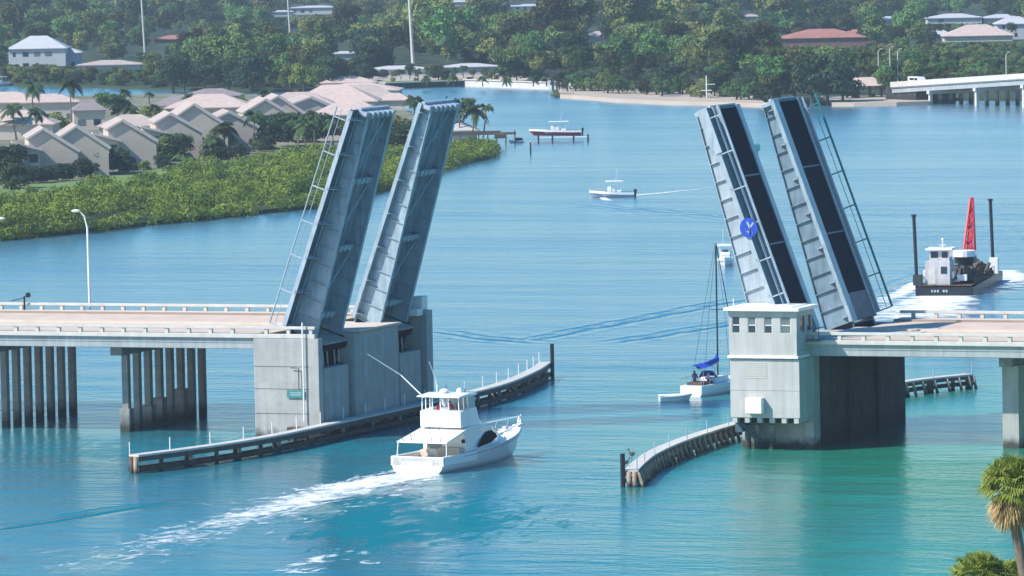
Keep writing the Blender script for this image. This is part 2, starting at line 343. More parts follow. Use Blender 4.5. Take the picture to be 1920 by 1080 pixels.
# ================================================================== BRIDGE
W = 25.0
def parapet(parent, x0, x1, y, name="parapet", s=2.06, thick=.35, m='rail', phase=.0):
    mb = MB(); mb.box(x0, x1, y-thick/2-.08, y+thick/2+.08, 8.62, 8.98)
    mb.box(x0, x1, y-thick/2-.05, y+thick/2+.05, 9.38, 9.62)
    x = x0 + phase
    while x < x1 - .2:
        mb.box(x, x+.32, y-thick/2+.02, y+thick/2-.02, 8.979, 9.381); x += s
    return mb.build(name, m, parent, bevel=.03)
def span(x0, x1, label, ph):
    r = empty("bridge_span", (0,0,0), 0, label, "bridge span", "approach spans of the drawbridge")
    MB().box(x0, x1, 0.25, W-.25, 8.2, 8.62).build("deck_slab", 'beam', r)
    MB().box(x0, x1, 2.2, W-2.2, 8.62, 8.80).build("roadway", 'road', r)
    for a, b in ((.5, 2.0), (W-2.0, W-.5)): MB().box(x0, x1, a, b, 8.62, 8.98).build("sidewalk", 'walk', r)
    for a in (2.0, W-2.2): MB().box(x0, x1, a, a+.2, 8.62, 8.985).build("curb", 'curb', r)
    MB().box(x0, x1, 12.1, 12.9, 8.80, 9.0).build("median", 'walk', r)
    parapet(r, x0, x1, .25, phase=ph); parapet(r, x0, x1, W-.25, phase=ph+.4)
    mb = MB()
    for y in (1.05, 4.6, 8.6, 12.5, 16.4, 20.4, 23.95):
        mb.prism([(y-.28,7.62),(y+.28,7.62),(y+.28,7.8),(y+.1,7.95),(y+.1,8.1),(y+.3,8.2),(y-.3,8.2),(y-.1,8.1),(y-.1,7.95),(y-.28,7.8)], x0, x1, axis='x')
    mb.build("girders", 'beam', r)
    MB().box(x0, x1, .3, .66, 7.7, 8.6).build("fascia_beam", 'beam', r)
    return r
span(-130, -5.9, "left approach span of the drawbridge carrying a pale concrete roadway with open concrete parapets", .3)
span(43.6, 150, "right approach span of the drawbridge running from beside the control tower to the frame edge", .6)

def bent(x, label, jackets=(), y0=4.6, y1=20.0, solid=False):
    r = empty("pile_bent", (x, 0, 0), 0, label, "pile bent", "pile bents under the approach spans")
    MB().box(-.55, .55, y0-1.9, y1+1.4, 6.75, 7.62).build("cap_beam", 'pile', r, bevel=.04)
    if solid:
        MB().box(-.7, .7, y0-.6, y1+.6, -2, 6.75).build("wall_pier", 'conc', r, bevel=.05)
    else:
        for i in range(8):
            y = y0 + (y1-y0)*i/7
            p = MB().box(-.3, .3, y-.3, y+.3, -2, 6.75).build("pile", 'pile', r, bevel=.05)
            if i in jackets: MB().box(-.48, .48, y-.48, y+.48, -2, jackets[i]).build("jacket", 'pile', p, bevel=.05)
    return r
bent(-20.3, "pile bent under the left span nearest the left bascule pier with some jacketed piles", {0: 2.0, 2: 1.9, 3: 2.4, 5: 2.8})
bent(-33.2, "pile bent of bare square piles at the left edge of the picture")
bent(V(1888,760,3.0).x, "broad grey wall pier at the right frame edge under the right span", solid=True)

def pier_left():
    r = empty("bascule_pier", (0,0,0), 0, "left bascule pier, pale concrete block under the two steeply raised left leaves", "bridge pier")
    MB().box(-6, -.02, 0, .9, -3, 8.6).build("near_wall", 'conc', r, bevel=.05)
    MB().box(-.85, .06, -.06, .84, -3, 8.62).build("corner_pilaster", 'conc', r, bevel=.04)
    mb = MB(); mb.prism([(-6, 7.7), (.0, 7.7), (.35, 8.6), (.35, 16.3), (0, 17.2), (-6, 17.2)], -3, 8.55, axis='z'); mb.build("centre_wall", 'conc', r, bevel=.08)
    MB().box(-5.9, .42, 7.9, 17.0, 8.62, 8.8).build("median_slab", 'walk', r); MB().box(-5.9, .40, 7.95, 16.9, 8.5, 8.62).build("slab_shadow_line", 'curb', r)  # brown strip paints the shadow line along the centre wall's top
    MB().box(-6, 0, 23.6, W, -3, 9.3).build("far_wall", 'conc', r, bevel=.05)
    for y0, y1 in ((1.15, 7.5), (17.4, 23.4)):
        MB().box(-1.3, -.5, y0, y1, -3, 5.6).box(-1.3, -.25, y0+.7, y1-.5, -3, 5.95).build("pit_wall", 'conc', r, bevel=.15)
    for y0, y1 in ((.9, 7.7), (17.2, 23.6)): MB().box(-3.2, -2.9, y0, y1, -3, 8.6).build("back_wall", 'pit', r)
    MB().box(-2.6, -.6, W-.9, W+.4, 9.3, 10.5).build("machinery_cabinet", 'wpaint', r, bevel=.05)
    MB().box(-5.4, -.3, W-2.6, W-1.4, 8.9, 9.5).build("barrier_wall", 'wpaint', r, bevel=.04)
    parapet(r, -5.9, -.3, .25, phase=.9)
    sg = MB().box(-2.9, -1.35, -.16, -.1, 3.6, 4.25).build("clearance_sign", 'tealsign', r)
    MB().box(-2.6, -1.6, -.175, -.161, 3.98, 4.06).box(-2.6, -1.6, -.175, -.161, 3.8, 3.88).build("lettering", 'steel_l', sg)
    MB().tube([(-1.75,-.2,4.3),(-1.75,-.2,6.1),(-2.5,-.2,6.15)], .045, 6).build("light_bracket", 'mach', r)
    MB().tube([(-1.3,-.25,1.6),(-1.3,-.25,10.0)], .07, 8).build("drain_pipe", 'wpaint', r)
    mb = MB()
    for z in (2.2, 4.3, 6.2): mb.box(-5.98, -.9, -.012, .0, z, z+.04)
    mb.build("pour_joints", 'conc_dark', r)
    MB().box(-2.6, -.2, -1.0, -.1, .9, 1.15).bar((-2.5,-.9,0),(-1.9,-.9,1),.15).bar((-.5,-.9,0),(-.5,-.9,1),.15).build("landing", 'timber', r)
pier_left()

def leaf(sgn, y0, y1, walk_near, label):
    """built lowered along local +x (deck top at z=0, hinge at x=0) and turned up 70 degrees"""
    X0 = -3.6 if sgn > 0 else 41.9
    r = empty("bascule_leaf", (X0, 0, 9.25), 0, label, "drawbridge leaf", "raised leaves of the drawbridge")
    r.rotation_euler = (0, R_(-70) if sgn > 0 else R_(70), 0)
    s = sgn; L = 19.9
    g0, g1 = y0 + (2.2 if walk_near else .8), y1 - (.8 if walk_near else 2.2)
    c0, c1 = (.3, .9) if walk_near else (1.3, .35)
    d0, d1 = (2.5, 1.0) if sgn > 0 else ((3.4, 1.6) if walk_near else (2.7, 1.1))
    def bx(mb, a, b, ya, yb, za, zb, mi=0): return mb.box(min(s*a, s*b), max(s*a, s*b), ya, yb, za, zb, mi)
    for gy in (g0, g1):
        mb = MB(); pr = [(s*-2.0, -.15), (s*L, -.15), (s*L, -d1), (s*6.0, -d0*.82), (s*0, -d0), (s*-2.0, -d0)]
        mb.prism(pr, gy-.03, gy+.03)
        for a, b in (((-2,-d0),(0,-d0)), ((0,-d0),(6,-d0*.82)), ((6,-d0*.82),(L,-d1))):
            mb.bar((s*a[0], gy, a[1]), (s*b[0], gy, b[1]), .42, .06)
        mb.bar((s*-2, gy, -.18), (s*L, gy, -.18), .42, .06)
        u = .0
        while u < L:
            dd = d0 + (d0*.82-d0)*u/6 if u < 6 else d0*.82 + (d1-d0*.82)*(u-6)/(L-6)
            for sd_ in (-1, 1): bx(mb, u, u+.06, gy+sd_*.12-.09, gy+sd_*.12+.09, -dd+.034, -.2)
            u += 1.55
        mb.build("girder", 'steel_l' if walk_near and (gy == g0 or s < 0) else ('steel' if s > 0 else 'steel_f'), r)
    # floor beams, stringers, laterals
    ub = [1.6, 7.6, 13.6]
    for u in ub:
        dd = 1.5 if u < 5 else (1.25 if u < 10 else .95)
        mb = MB(); bx(mb, u, u+.06, g0, g1, -dd, -.25); bx(mb, u-.2, u+.26, g0+.05, g1-.05, -dd-.06, -dd); bx(mb, u-.15, u+.2, g0, g1, -.3, -.24)
        for k in range(4): bx(mb, u-.22, u+.3, g0+.9+k*1.0, g0+1.25+k*1.0, -dd-.2, -dd+.1)
        mb.build("floor_beam", 'steel_l', r)
    mb = MB()
    for k in range(5):
        y = g0 + (g1-g0)*(k+.5)/5; bx(mb, .3, L-.3, y-.05, y+.05, -.6, -.2)
    mb.build("stringers", 'steel', r)
    mb = MB(); bx(mb, .3, L-.4, g0+.05, g1-.05, -.27, -.235); mb.build("soffit_plate", 'steel', r)
    mb = MB()
    for i, (a, b) in enumerate(((1.8, 7.5), (7.8, 13.5), (13.8, L-.4))):
        za = -1.45 + i*.28
        mb.tube([(s*a, g0+.2, za), (s*b, g1-.2, za+.25)], .07, 6)
    mb.build("lateral_brace", 'steel_l', r)
    # end beam
    mb = MB(); bx(mb, L-.35, L, g0-.5, g1+.4, -d1-.05, -.05); bx(mb, L, L+.18, g0-.4, g1+.3, -.42, -.12)
    for k in range(5): bx(mb, L-.45, L+.1, g0+.4+k*1.05, g0+.7+k*1.05, -d1-.3, -d1+.1)
    mb.build("end_beam", 'steel_l', r, bevel=.02)
    # deck grating with edge plates and ribs
    r0, r1 = (y0+1.7, y1-.15) if walk_near else (y0+.15, y1-1.7)
    mb = MB(); bx(mb, .0, L, r0+c0, r1-c1, -.22, 0)
    for u in (.02, 1.7, 7.7, 13.7, L-.2): bx(mb, u, u+.14, r0+c0+.01, r1-c1-.01, -.002, .03, 1)
    if s < 0: bx(mb, .16, 2.4, r0+c0+.02, r1-c1-.02, -.002, .05, 2)
    mb.build("deck", ['grate', 'steel_d', 'plate'], r)
    mb = MB()
    for a, b in ((r0, r0+c0), (r1-c1, r1)): bx(MB_ := MB(), 0, L, a, b, -.24, .1); MB_.build("curb_plate", 'steel', r)
    # brackets and walkway
    for near in (True, False):
        gy = g0 if near else g1; e = y0 if near else y1; q = -1 if near else 1
        edge = e if near == walk_near else (y0+.05 if near else y1-.05)
        u = .5
        while u < L:
            mb = MB()
            for du in (0, .07):
                mb.v += [(s*(u+du), gy, -.25), (s*(u+du), edge-q*.02, -.25), (s*(u+du), edge-q*.02, -.42), (s*(u+du), gy, -.95)]
            mb.f += [(0,1,2,3),(7,6,5,4),(0,4,5,1),(1,5,6,2),(2,6,7,3),(3,7,4,0)]; mb.m += [0]*6
            bx(mb, u-.05, u+.14, min(gy,edge), max(gy,edge), -.3, -.24)
            mb.build("bracket", 'steel_l', r)
            u += 3.1
    wy0, wy1 = (y0+.1, y0+1.65) if walk_near else (y1-1.65, y1-.1)
    mb = MB(); bx(mb, .3, L, wy0, wy1, -.2, -.08); mb.build("walkway", 'steel_d', r)
    oy = wy0 if walk_near else wy1; iy = wy1 if walk_near else wy0
    bigp = 'steel_l' if (walk_near) else 'green'
    for yy, hs, nm in ((oy, (.6, 1.1), "railing"), (iy, (.4,), "inner_railing")):
        mb = MB(); u = .3
        for h in hs: mb.tube([(s*.3, yy, h), (s*(L-.1), yy, h)], .03 if h != hs[-1] else (.1 if bigp == 'green' or s < 0 else .065), 6)
        while u < L: mb.box(min(s*u, s*(u+.1)), max(s*u, s*(u+.1)), yy-.05, yy+.05, -.1, hs[-1]); u += 3.1
        mb.build(nm, bigp if nm == "railing" else 'steel_l', r)
    mb = MB(); bx(mb, .3, L, oy-.05, oy+.05, -.42, -.05); mb.build("walkway_edge", 'steel_l', r)
    if s < 0 and walk_near:
        mb = MB(); bx(mb, L-3.9, L, y0-.02, y0+.06, -.75, .12); mb.build("tip_panel", 'steel_l', r)
    # counterweight and bulkhead
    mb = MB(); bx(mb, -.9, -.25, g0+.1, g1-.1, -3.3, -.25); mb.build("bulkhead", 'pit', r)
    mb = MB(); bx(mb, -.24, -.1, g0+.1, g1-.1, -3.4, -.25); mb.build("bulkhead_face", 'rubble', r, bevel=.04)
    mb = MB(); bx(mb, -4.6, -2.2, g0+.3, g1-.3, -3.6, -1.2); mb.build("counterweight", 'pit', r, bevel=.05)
    mb = MB()
    for y in (g0+1.0, g0+1.9, g0+3.4, g0+4.3):
        mb.tube([(s*-.6, y, -2.9), (s*-4.4, y+.6, -4.2)], .07, 6)
    mb.build("link_rods", 'steel_l', r)
    for gy in (g0, g1):
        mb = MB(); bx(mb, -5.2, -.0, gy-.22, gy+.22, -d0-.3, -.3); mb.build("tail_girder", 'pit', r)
    return r
leaf(1, 0.1, 8.5, True, "nearer of the two raised leaves on the left pier, blue-grey girders with outer walkway railing")
leaf(1, 15.3, 24.2, False, "farther of the two raised leaves on the left pier, its underside laced with thin diagonals")
LR = leaf(-1, 0.1, 8.5, True, "raised leaf rising behind the control tower, dark grating and a round blue badge")
leaf(-1, 16.6, 25.0, False, "farther raised leaf on the right, dark grating edged with a teal railing")

def round_sign():
    r = empty("round_sign", (0,0,0), 0, "round blue sign with a pale figure fixed to the near railing of the right leaf", "sign")
    c = V(1404, 427, 0.05); t = Vector((math.cos(R_(110)), 0, math.sin(R_(110))))
    r.location = c; yb = -.02; rad = .82
    n_ = 28; ring = [(rad*math.cos(2*math.pi*i/n_)*.92, rad*math.sin(2*math.pi*i/n_)) for i in range(n_)]
    MB().prism(ring, yb-.05, yb).build("disc", 'bluesign', r)
    # pale emblem: a leaning Y-shaped figure
    mb = MB()
    for a, b, w_ in (((-.12,.5),(.12,-.0),.15), ((.42,.42),(.12,.0),.15), ((.12,.05),(.05,-.55),.17), ((-.25,.0),(-.18,-.32),.12), ((-.18,-.3),(.02,-.36),.1), ((.3,-.2),(.38,-.5),.1)):
        mb.bar((a[0], yb-.066, a[1]), (b[0], yb-.066, b[1]), .02, w_)
    mb.build("emblem", 'steel_l', r)
round_sign()

def pier_right():
    r = empty("bascule_pier", (0,0,0), 0, "right bascule pier below the control tower, its long side wall dark under the right span", "bridge pier")
    MB().box(37.6, 43.7, .9, 1.6, -3, 8.5).build("near_wall", 'conc', r, bevel=.05)
    MB().box(43.1, 43.95, .55, 2.2, -3, 7.7).build("corner_pilaster", 'conc', r, bevel=.04)
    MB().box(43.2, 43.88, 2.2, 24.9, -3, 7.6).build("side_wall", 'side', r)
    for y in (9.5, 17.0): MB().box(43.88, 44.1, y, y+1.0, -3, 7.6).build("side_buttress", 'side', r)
    MB().box(38.2, 43.19, 23.4, 24.9, -3, 8.6).build("far_wall", 'conc', r); MB().box(38.2, 43.19, 8, 17, -3, 8.5).build("centre_wall", 'conc', r)
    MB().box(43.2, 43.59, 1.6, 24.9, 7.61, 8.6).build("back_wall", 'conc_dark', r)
    MB().box(42.6, 50, 8.9, 16.0, 8.62, 8.84).build("median_slab", 'walk', r)
    for k, x in enumerate((38.5, 39.3, 40.6)): MB().tube([(x, -.2, -2), (x, -.2, 2.0)], .27, 10).build("dolphin_pile", 'pile', r)
    MB().box(37.9, 38.5, -1.6, .5, 1.5, 2.7).bar((38.2,-1.8,2.4),(39.6,0,.6),.25).build("support_strut", 'steel_d', r)
pier_right()

def tower():
    r = empty("control_tower", (37.8, -2.4, 0), 0, "pale bridge tender's control tower with a white flat roof standing on the right pier", "tower")
    Wd, Dp = 6.0, 4.0
    MB().box(0, Wd, 0, Dp, 2.75, 7.55).build("lower_wall", 'tower', r, bevel=.05)
    MB().box(-.04, Wd-.1, .25, Dp, 7.55, 8.2).box(0, Wd-.15, -.08, Dp, 7.75, 9.72).box(0, Wd-.15, -.08, Dp, 11.0, 11.5).build("cab_wall", 'tower', r, bevel=.04)
    MB().box(-.12, Wd-.02, -.22, Dp+.05, 7.62, 7.86).build("ledge", 'wpaint', r, bevel=.05)
    ws = [(.28, .98), (1.65, 2.35), (3.05, 3.75), (4.45, 5.35)]
    xs = [0] + [q for w_ in ws for q in w_] + [Wd-.15]
    for i in range(0, len(xs), 2): MB().box(xs[i], xs[i+1], -.08, .25, 9.72, 11.0).build("window_pier", 'tower', r)
    for q in ((0, .25, .25, Dp), (.25, Wd-.4, Dp-.25, Dp), (Wd-.4, Wd-.15, .25, .7), (Wd-.4, Wd-.15, 2.0, 2.5), (Wd-.4, Wd-.15, 3.5, Dp-.25)): MB().box(*q, 9.72, 11.0).build("window_pier", 'tower', r)
    for i, (a, b) in enumerate(ws):
        f = MB().box(a, b, .02, .06, 9.72, 11.0).build("window", 'glassg' if i == 3 else 'glass', r)
        MB().box(a, b, -.02, .02, 10.3, 10.37).box(a, a+.06, -.02, .02, 9.72, 11.0).box(b-.06, b, -.02, .02, 9.72, 11.0).build("frame", 'wpaint', f)
        if i in (1, 2, 3): MB().box(a+.07, b-.07, -.01, .015, 10.38, 10.98).build("blind", 'glassg', f)
    for a, b in ((.7, 2.0), (2.5, 3.5)): MB().box(Wd-.3, Wd-.26, a, b, 9.72, 11.0).build("window", 'glass', r)
    MB().box(-.3, Wd+.2, -.55, Dp+.5, 11.5, 11.78).build("roof", 'wpaint', r, bevel=.04)
    MB().box(.25, Wd-.6, .1, Dp, 11.78, 11.84).tube([(.3,.3,11.8),(.3,.3,12.5)], .04, 6).build("roof_fitting", 'wpaint', r)
    # recessed louvre, joint, AC box, corbels
    lv = MB()
    for k in range(9): lv.box(1.2, 3.2, -.03, .0, 6.0+k*.155, 6.08+k*.155)
    lv.build("louvre", 'rail', r)
    MB().box(.0, Wd, -.02, .0, 5.0, 5.05).build("wall_joint", 'conc', r)
    MB().box(1.55, 2.95, -.75, -.0, 3.15, 4.45).build("air_conditioner", 'wpaint', r, bevel=.06)
    mb = MB()
    for k in range(6): mb.box(.15+k*1.06, .55+k*1.06, .05, Dp, 2.35, 2.75)
    mb.build("corbels", 'tower', r)
    MB().box(.2, Wd-.2, .6, Dp, 2.3, 2.74).build("floor_beam", 'conc_dark', r)
    MB().box(Wd+.0, Wd+1.1, 1.8, 3.3, 8.9, 9.05).tube([(Wd+1.05,1.85,9.0),(Wd+1.05,1.85,10.0),(Wd+.1,1.85,10.0)], .05, 6).tube([(Wd+1.05,1.85,10.0),(Wd+1.05,3.25,10.0)], .05, 6).build("access_landing", 'steel_d', r)
tower()

# ------------------------------------------------------------------ fenders
def smooth_path(pts, step):
    pts = [Vector((p[0], p[1], 0)) for p in pts]; out = []
    n_ = len(pts)
    for i in range(n_-1):
        p0 = pts[max(i-1,0)]; p1 = pts[i]; p2 = pts[i+1]; p3 = pts[min(i+2,n_-1)]; k = max(2, int((p2-p1).length/.5))
        for j in range(k):
            t = j/k; out.append(.5*((2*p1)+(-p0+p2)*t+(2*p0-5*p1+4*p2-p3)*t*t+(-p0+3*p1-3*p2+p3)*t**3))
    out.append(pts[-1]); res = [out[0]]; acc = 0
    for a, b in zip(out, out[1:]):
        acc += (b-a).length
        if acc >= step: res.append(b); acc = 0
    if (res[-1]-out[-1]).length > step*.3: res.append(out[-1])
    return res
def fender(name, pts, side, top, label, wales, posts, light=False, postm='wpaint', endpile=()):
    """side=+1: channel lies on +x side. path is the channel face line"""
    r = empty(name, (pts[0][0], pts[0][1], 0), 0, label, "fender wall"); o = Vector((pts[0][0], pts[0][1], 0))
    P = [p - o for p in smooth_path(pts, 1.25)]
    def nrm(i):
        d = (P[min(i+1,len(P)-1)] - P[max(i-1,0)]).normalized(); return Vector((d.y, -d.x, 0)) * side
    N = [nrm(i) for i in range(len(P))]
    # walkway slab
    wd = .95; mb = MB(); rings = []
    for p, q in zip(P, N):
        a = p + q*.12; b = p - q*wd
        rings.append([(a.x,a.y,top-.16),(a.x,a.y,top),(b.x,b.y,top),(b.x,b.y,top-.16)])
    mb.loft(rings).build("walkway", 'rail', r)
    for (z0, z1) in wales:
        mb = MB()
        for off in (.1, -wd+.12):
            rings = []
            for p, q in zip(P, N):
                a = p + q*off; b = p + q*(off-.2); rings.append([(a.x,a.y,z0),(a.x,a.y,z1),(b.x,b.y,z1),(b.x,b.y,z0)])
            mb.loft(rings)
        mb.build("wale", 'timber', r)
    pm = 'timber_l' if light else 'timber'
    k = 0
    for i in range(0, len(P), 2):
        for off in ((-.22,) if i % 4 else (-.22, -wd+.3)):
            c = P[i] + N[i]*off
            if k < 96: MB().tube([(c.x,c.y,-2),(c.x,c.y,top-.17)], .19, 8).build("pile", pm if k % 3 else 'timber_l', r, smooth=True)
            k += 1
    if light:
        mb = MB()
        for i in range(0, len(P), 1):
            a = P[i] - N[i]*(wd+.04); b = P[i] - N[i]*(wd+.45)
            mb.bar((a.x,a.y,top-.2), (b.x,b.y,-.3), .2, .25)
        mb.build("batter_struts", 'timber_l', r)
    for i in range(0, len(P), posts):
        c = P[i] - N[i]*(wd-.1)
        MB().tube([(c.x,c.y,top),(c.x,c.y,top+1.0)], .045, 6).build("rail_post", 'steel_l' if light else postm, r)
    for (i, h) in endpile:
        c = P[i] + N[i]*.25
        MB().tube([(c.x,c.y,-2),(c.x,c.y,h)], .2, 8).build("end_pile", 'black', r)
    return r
fender("fender_wall", [(-3.1,-28.9),(-.6,-20.5),(.9,-12.2),(1.3,-3),(1.4,6.9),(1.5,15.5),(1.4,31.2),(.5,42.1),(-2.0,55.0),(-4.2,63.4)], 1, 1.5,
       "long curved timber fender along the left pier with white rail posts, passing behind the white yacht", [(.95,1.34),(.12,.5)], 3, endpile=((-1, 3.2),))
fender("fender_wall", [(39.6,-31.2),(38.3,-26.5),(36.3,-18),(34.9,-8),(34.2,2),(34.0,12),(33.9,25),(34.2,40),(35.6,50.6),(38.8,58.2)], -1, 1.35,
       "curved timber fender with pale top right of the channel, ending below the control tower and behind the pier", [(.9,1.18),(.35,.6)], 4, light=True, endpile=((0, 2.6),))

def bird(loc, rz, label):
    r = empty("pelican", loc, rz, label, "bird", "birds resting on the right fender end")
    MB().dome((0,0,.3), (.14,.3,.16)).tube([(0,.2,.35),(0,.32,.55),(0,.3,.66)], [.07,.045,.05], 6).tube([(0,.33,.68),(0,.62,.55)], [.045,.012], 6).tube([(.05,0,.18),(.05,0,0)], .015, 5).tube([(-.05,0,.18),(-.05,0,0)], .015, 5).build("body", 'bark', r, smooth=True)
bird(G(1185,858,1.35), 1.2, "dark bird standing on the fender top nearer the bend")
bird(G(1172,874,1.35), -1.4, "dark bird standing at the very tip of the fender")
# ================================================================== PEOPLE
def person_mesh():
    J = {'pel':(0,0,.95),'sp':(0,.01,1.2),'ch':(0,.02,1.38),'nk':(0,.02,1.5),'hd':(0,.03,1.62),'tp':(0,.02,1.75),
         'hl':(-.1,0,.9),'kl':(-.12,.03,.5),'al':(-.12,0,.09),'tl':(-.12,.15,.04),'hr':(.1,0,.9),'kr':(.13,.05,.5),'ar':(.14,0,.09),'tr':(.15,.15,.04),
         'sl':(-.19,.01,1.42),'el':(-.27,.05,1.15),'wl':(-.22,.26,1.03),'fl':(-.2,.36,1.02),'sr':(.19,.01,1.42),'er':(.28,.04,1.14),'wr':(.24,.24,1.0),'fr':(.22,.34,.98)}
    Rr = {'pel':.15,'sp':.14,'ch':.15,'nk':.06,'hd':.1,'tp':.075,'hl':.09,'kl':.06,'al':.045,'tl':.04,'hr':.09,'kr':.06,'ar':.045,'tr':.04,'sl':.065,'el':.045,'wl':.03,'fl':.035,'sr':.065,'er':.045,'wr':.03,'fr':.035}
    E = [('pel','sp'),('sp','ch'),('ch','nk'),('nk','hd'),('hd','tp'),('pel','hl'),('hl','kl'),('kl','al'),('al','tl'),('pel','hr'),('hr','kr'),('kr','ar'),('ar','tr'),('ch','sl'),('sl','el'),('el','wl'),('wl','fl'),('ch','sr'),('sr','er'),('er','wr'),('wr','fr')]
    ks = list(J); me = bpy.data.meshes.new("person_body"); me.from_pydata([J[k] for k in ks], [(ks.index(a), ks.index(b)) for a, b in E], [])
    o = bpy.data.objects.new("tmp_person", me); COL.objects.link(o)
    m = o.modifiers.new("skin", 'SKIN'); sv = me.skin_vertices[0].data
    for i, k in enumerate(ks): sv[i].radius = (Rr[k], Rr[k]*.85); sv[i].use_root = (k == 'pel')
    sb = o.modifiers.new("sub", 'SUBSURF'); sb.levels = sb.render_levels = 2
    bpy.context.view_layer.update()
    ev = o.evaluated_get(bpy.context.evaluated_depsgraph_get()); res = bpy.data.meshes.new_from_object(ev); bpy.data.objects.remove(o)
    return res
PM = person_mesh()
def submesh(src, test, off):
    vs = [v.co + v.normal*off for v in src.vertices]; fs = [tuple(p.vertices) for p in src.polygons if test(p.center)]
    used = sorted({i for f in fs for i in f}); mp = {u: i for i, u in enumerate(used)}
    me = bpy.data.meshes.new("cloth"); me.from_pydata([vs[u] for u in used], [], [tuple(mp[i] for i in f) for f in fs])
    me.polygons.foreach_set("use_smooth", [True]*len(fs)); return me
SHIRT = submesh(PM, lambda c: 1.0 < c.z < 1.5 and not (c.y > .12 and c.z < 1.25), .022)
SHORTS = submesh(PM, lambda c: .55 < c.z < 1.03 and abs(c.x) < .2, .02)
HAIR = submesh(PM, lambda c: c.z > 1.6 and c.y < .09, .02)
PM.materials.append(M['skin'])
def person(loc, rz, shirt, label, group=None, sc=1.0):
    r = empty("person", loc, rz, label, "person", group); r.scale = (sc, sc, sc)
    for nm, me, m in (("body", PM, None), ("shirt", SHIRT, shirt), ("shorts", SHORTS, 'shorts'), ("hair", HAIR, 'hair')):
        me2 = me if nm == "body" else me.copy()
        if m: me2.materials.append(M[m])
        o = bpy.data.objects.new(nm, me2); COL.objects.link(o); o.parent = r
    return r

# ================================================================== BOATS (local: +y bow, z=0 waterline)
def hull_rings(L, B, fb_stern, fb_bow, sections=14, flare=.25, draft=.5, tr=.88, fine=2.2, x0=0):
    rings = []; deck = []
    for i in range(sections+1):
        t = i/sections; y = L*t
        hb = B/2*(tr + (1-tr)*min(1, t*2.2)) * (1 - max(0, (t-.45)/.55)**fine)
        hb = max(hb, .03); zf = fb_stern + (fb_bow-fb_stern)*t**1.8
        wl = hb*(1-flare*t) * (1-.35*max(0, (t-.5)*2)**1.5); yk = y - (.09*L*max(0, t-.6)/.4)*(1.0)
        rings.append([(x0-hb, y, zf), (x0-wl*.98, (y+yk)/2, .28*zf), (x0-wl*.8, yk, -.1), (x0, yk, -draft*(1-t*.6)), (x0+wl*.8, yk, -.1), (x0+wl*.98, (y+yk)/2, .28*zf), (x0+hb, y, zf)])
        deck.append((hb, y, zf))
    return rings, deck
def add_hull(mb, rings, mi=0):
    mb.loft(rings, mi, cap=False, closed=False)
    mb.poly(rings[0][::-1], mi); return mb
def deck_strip(mb, deck, i0, i1, dz=0, inset=.0, mi=0):
    for a, b in zip(deck[i0:i1], deck[i0+1:i1+1]):
        mb.poly([(-a[0]+inset, a[1], a[2]+dz), (a[0]-inset, a[1], a[2]+dz), (b[0]-inset, b[1], b[2]+dz), (-b[0]+inset, b[1], b[2]+dz)], mi)
    return mb

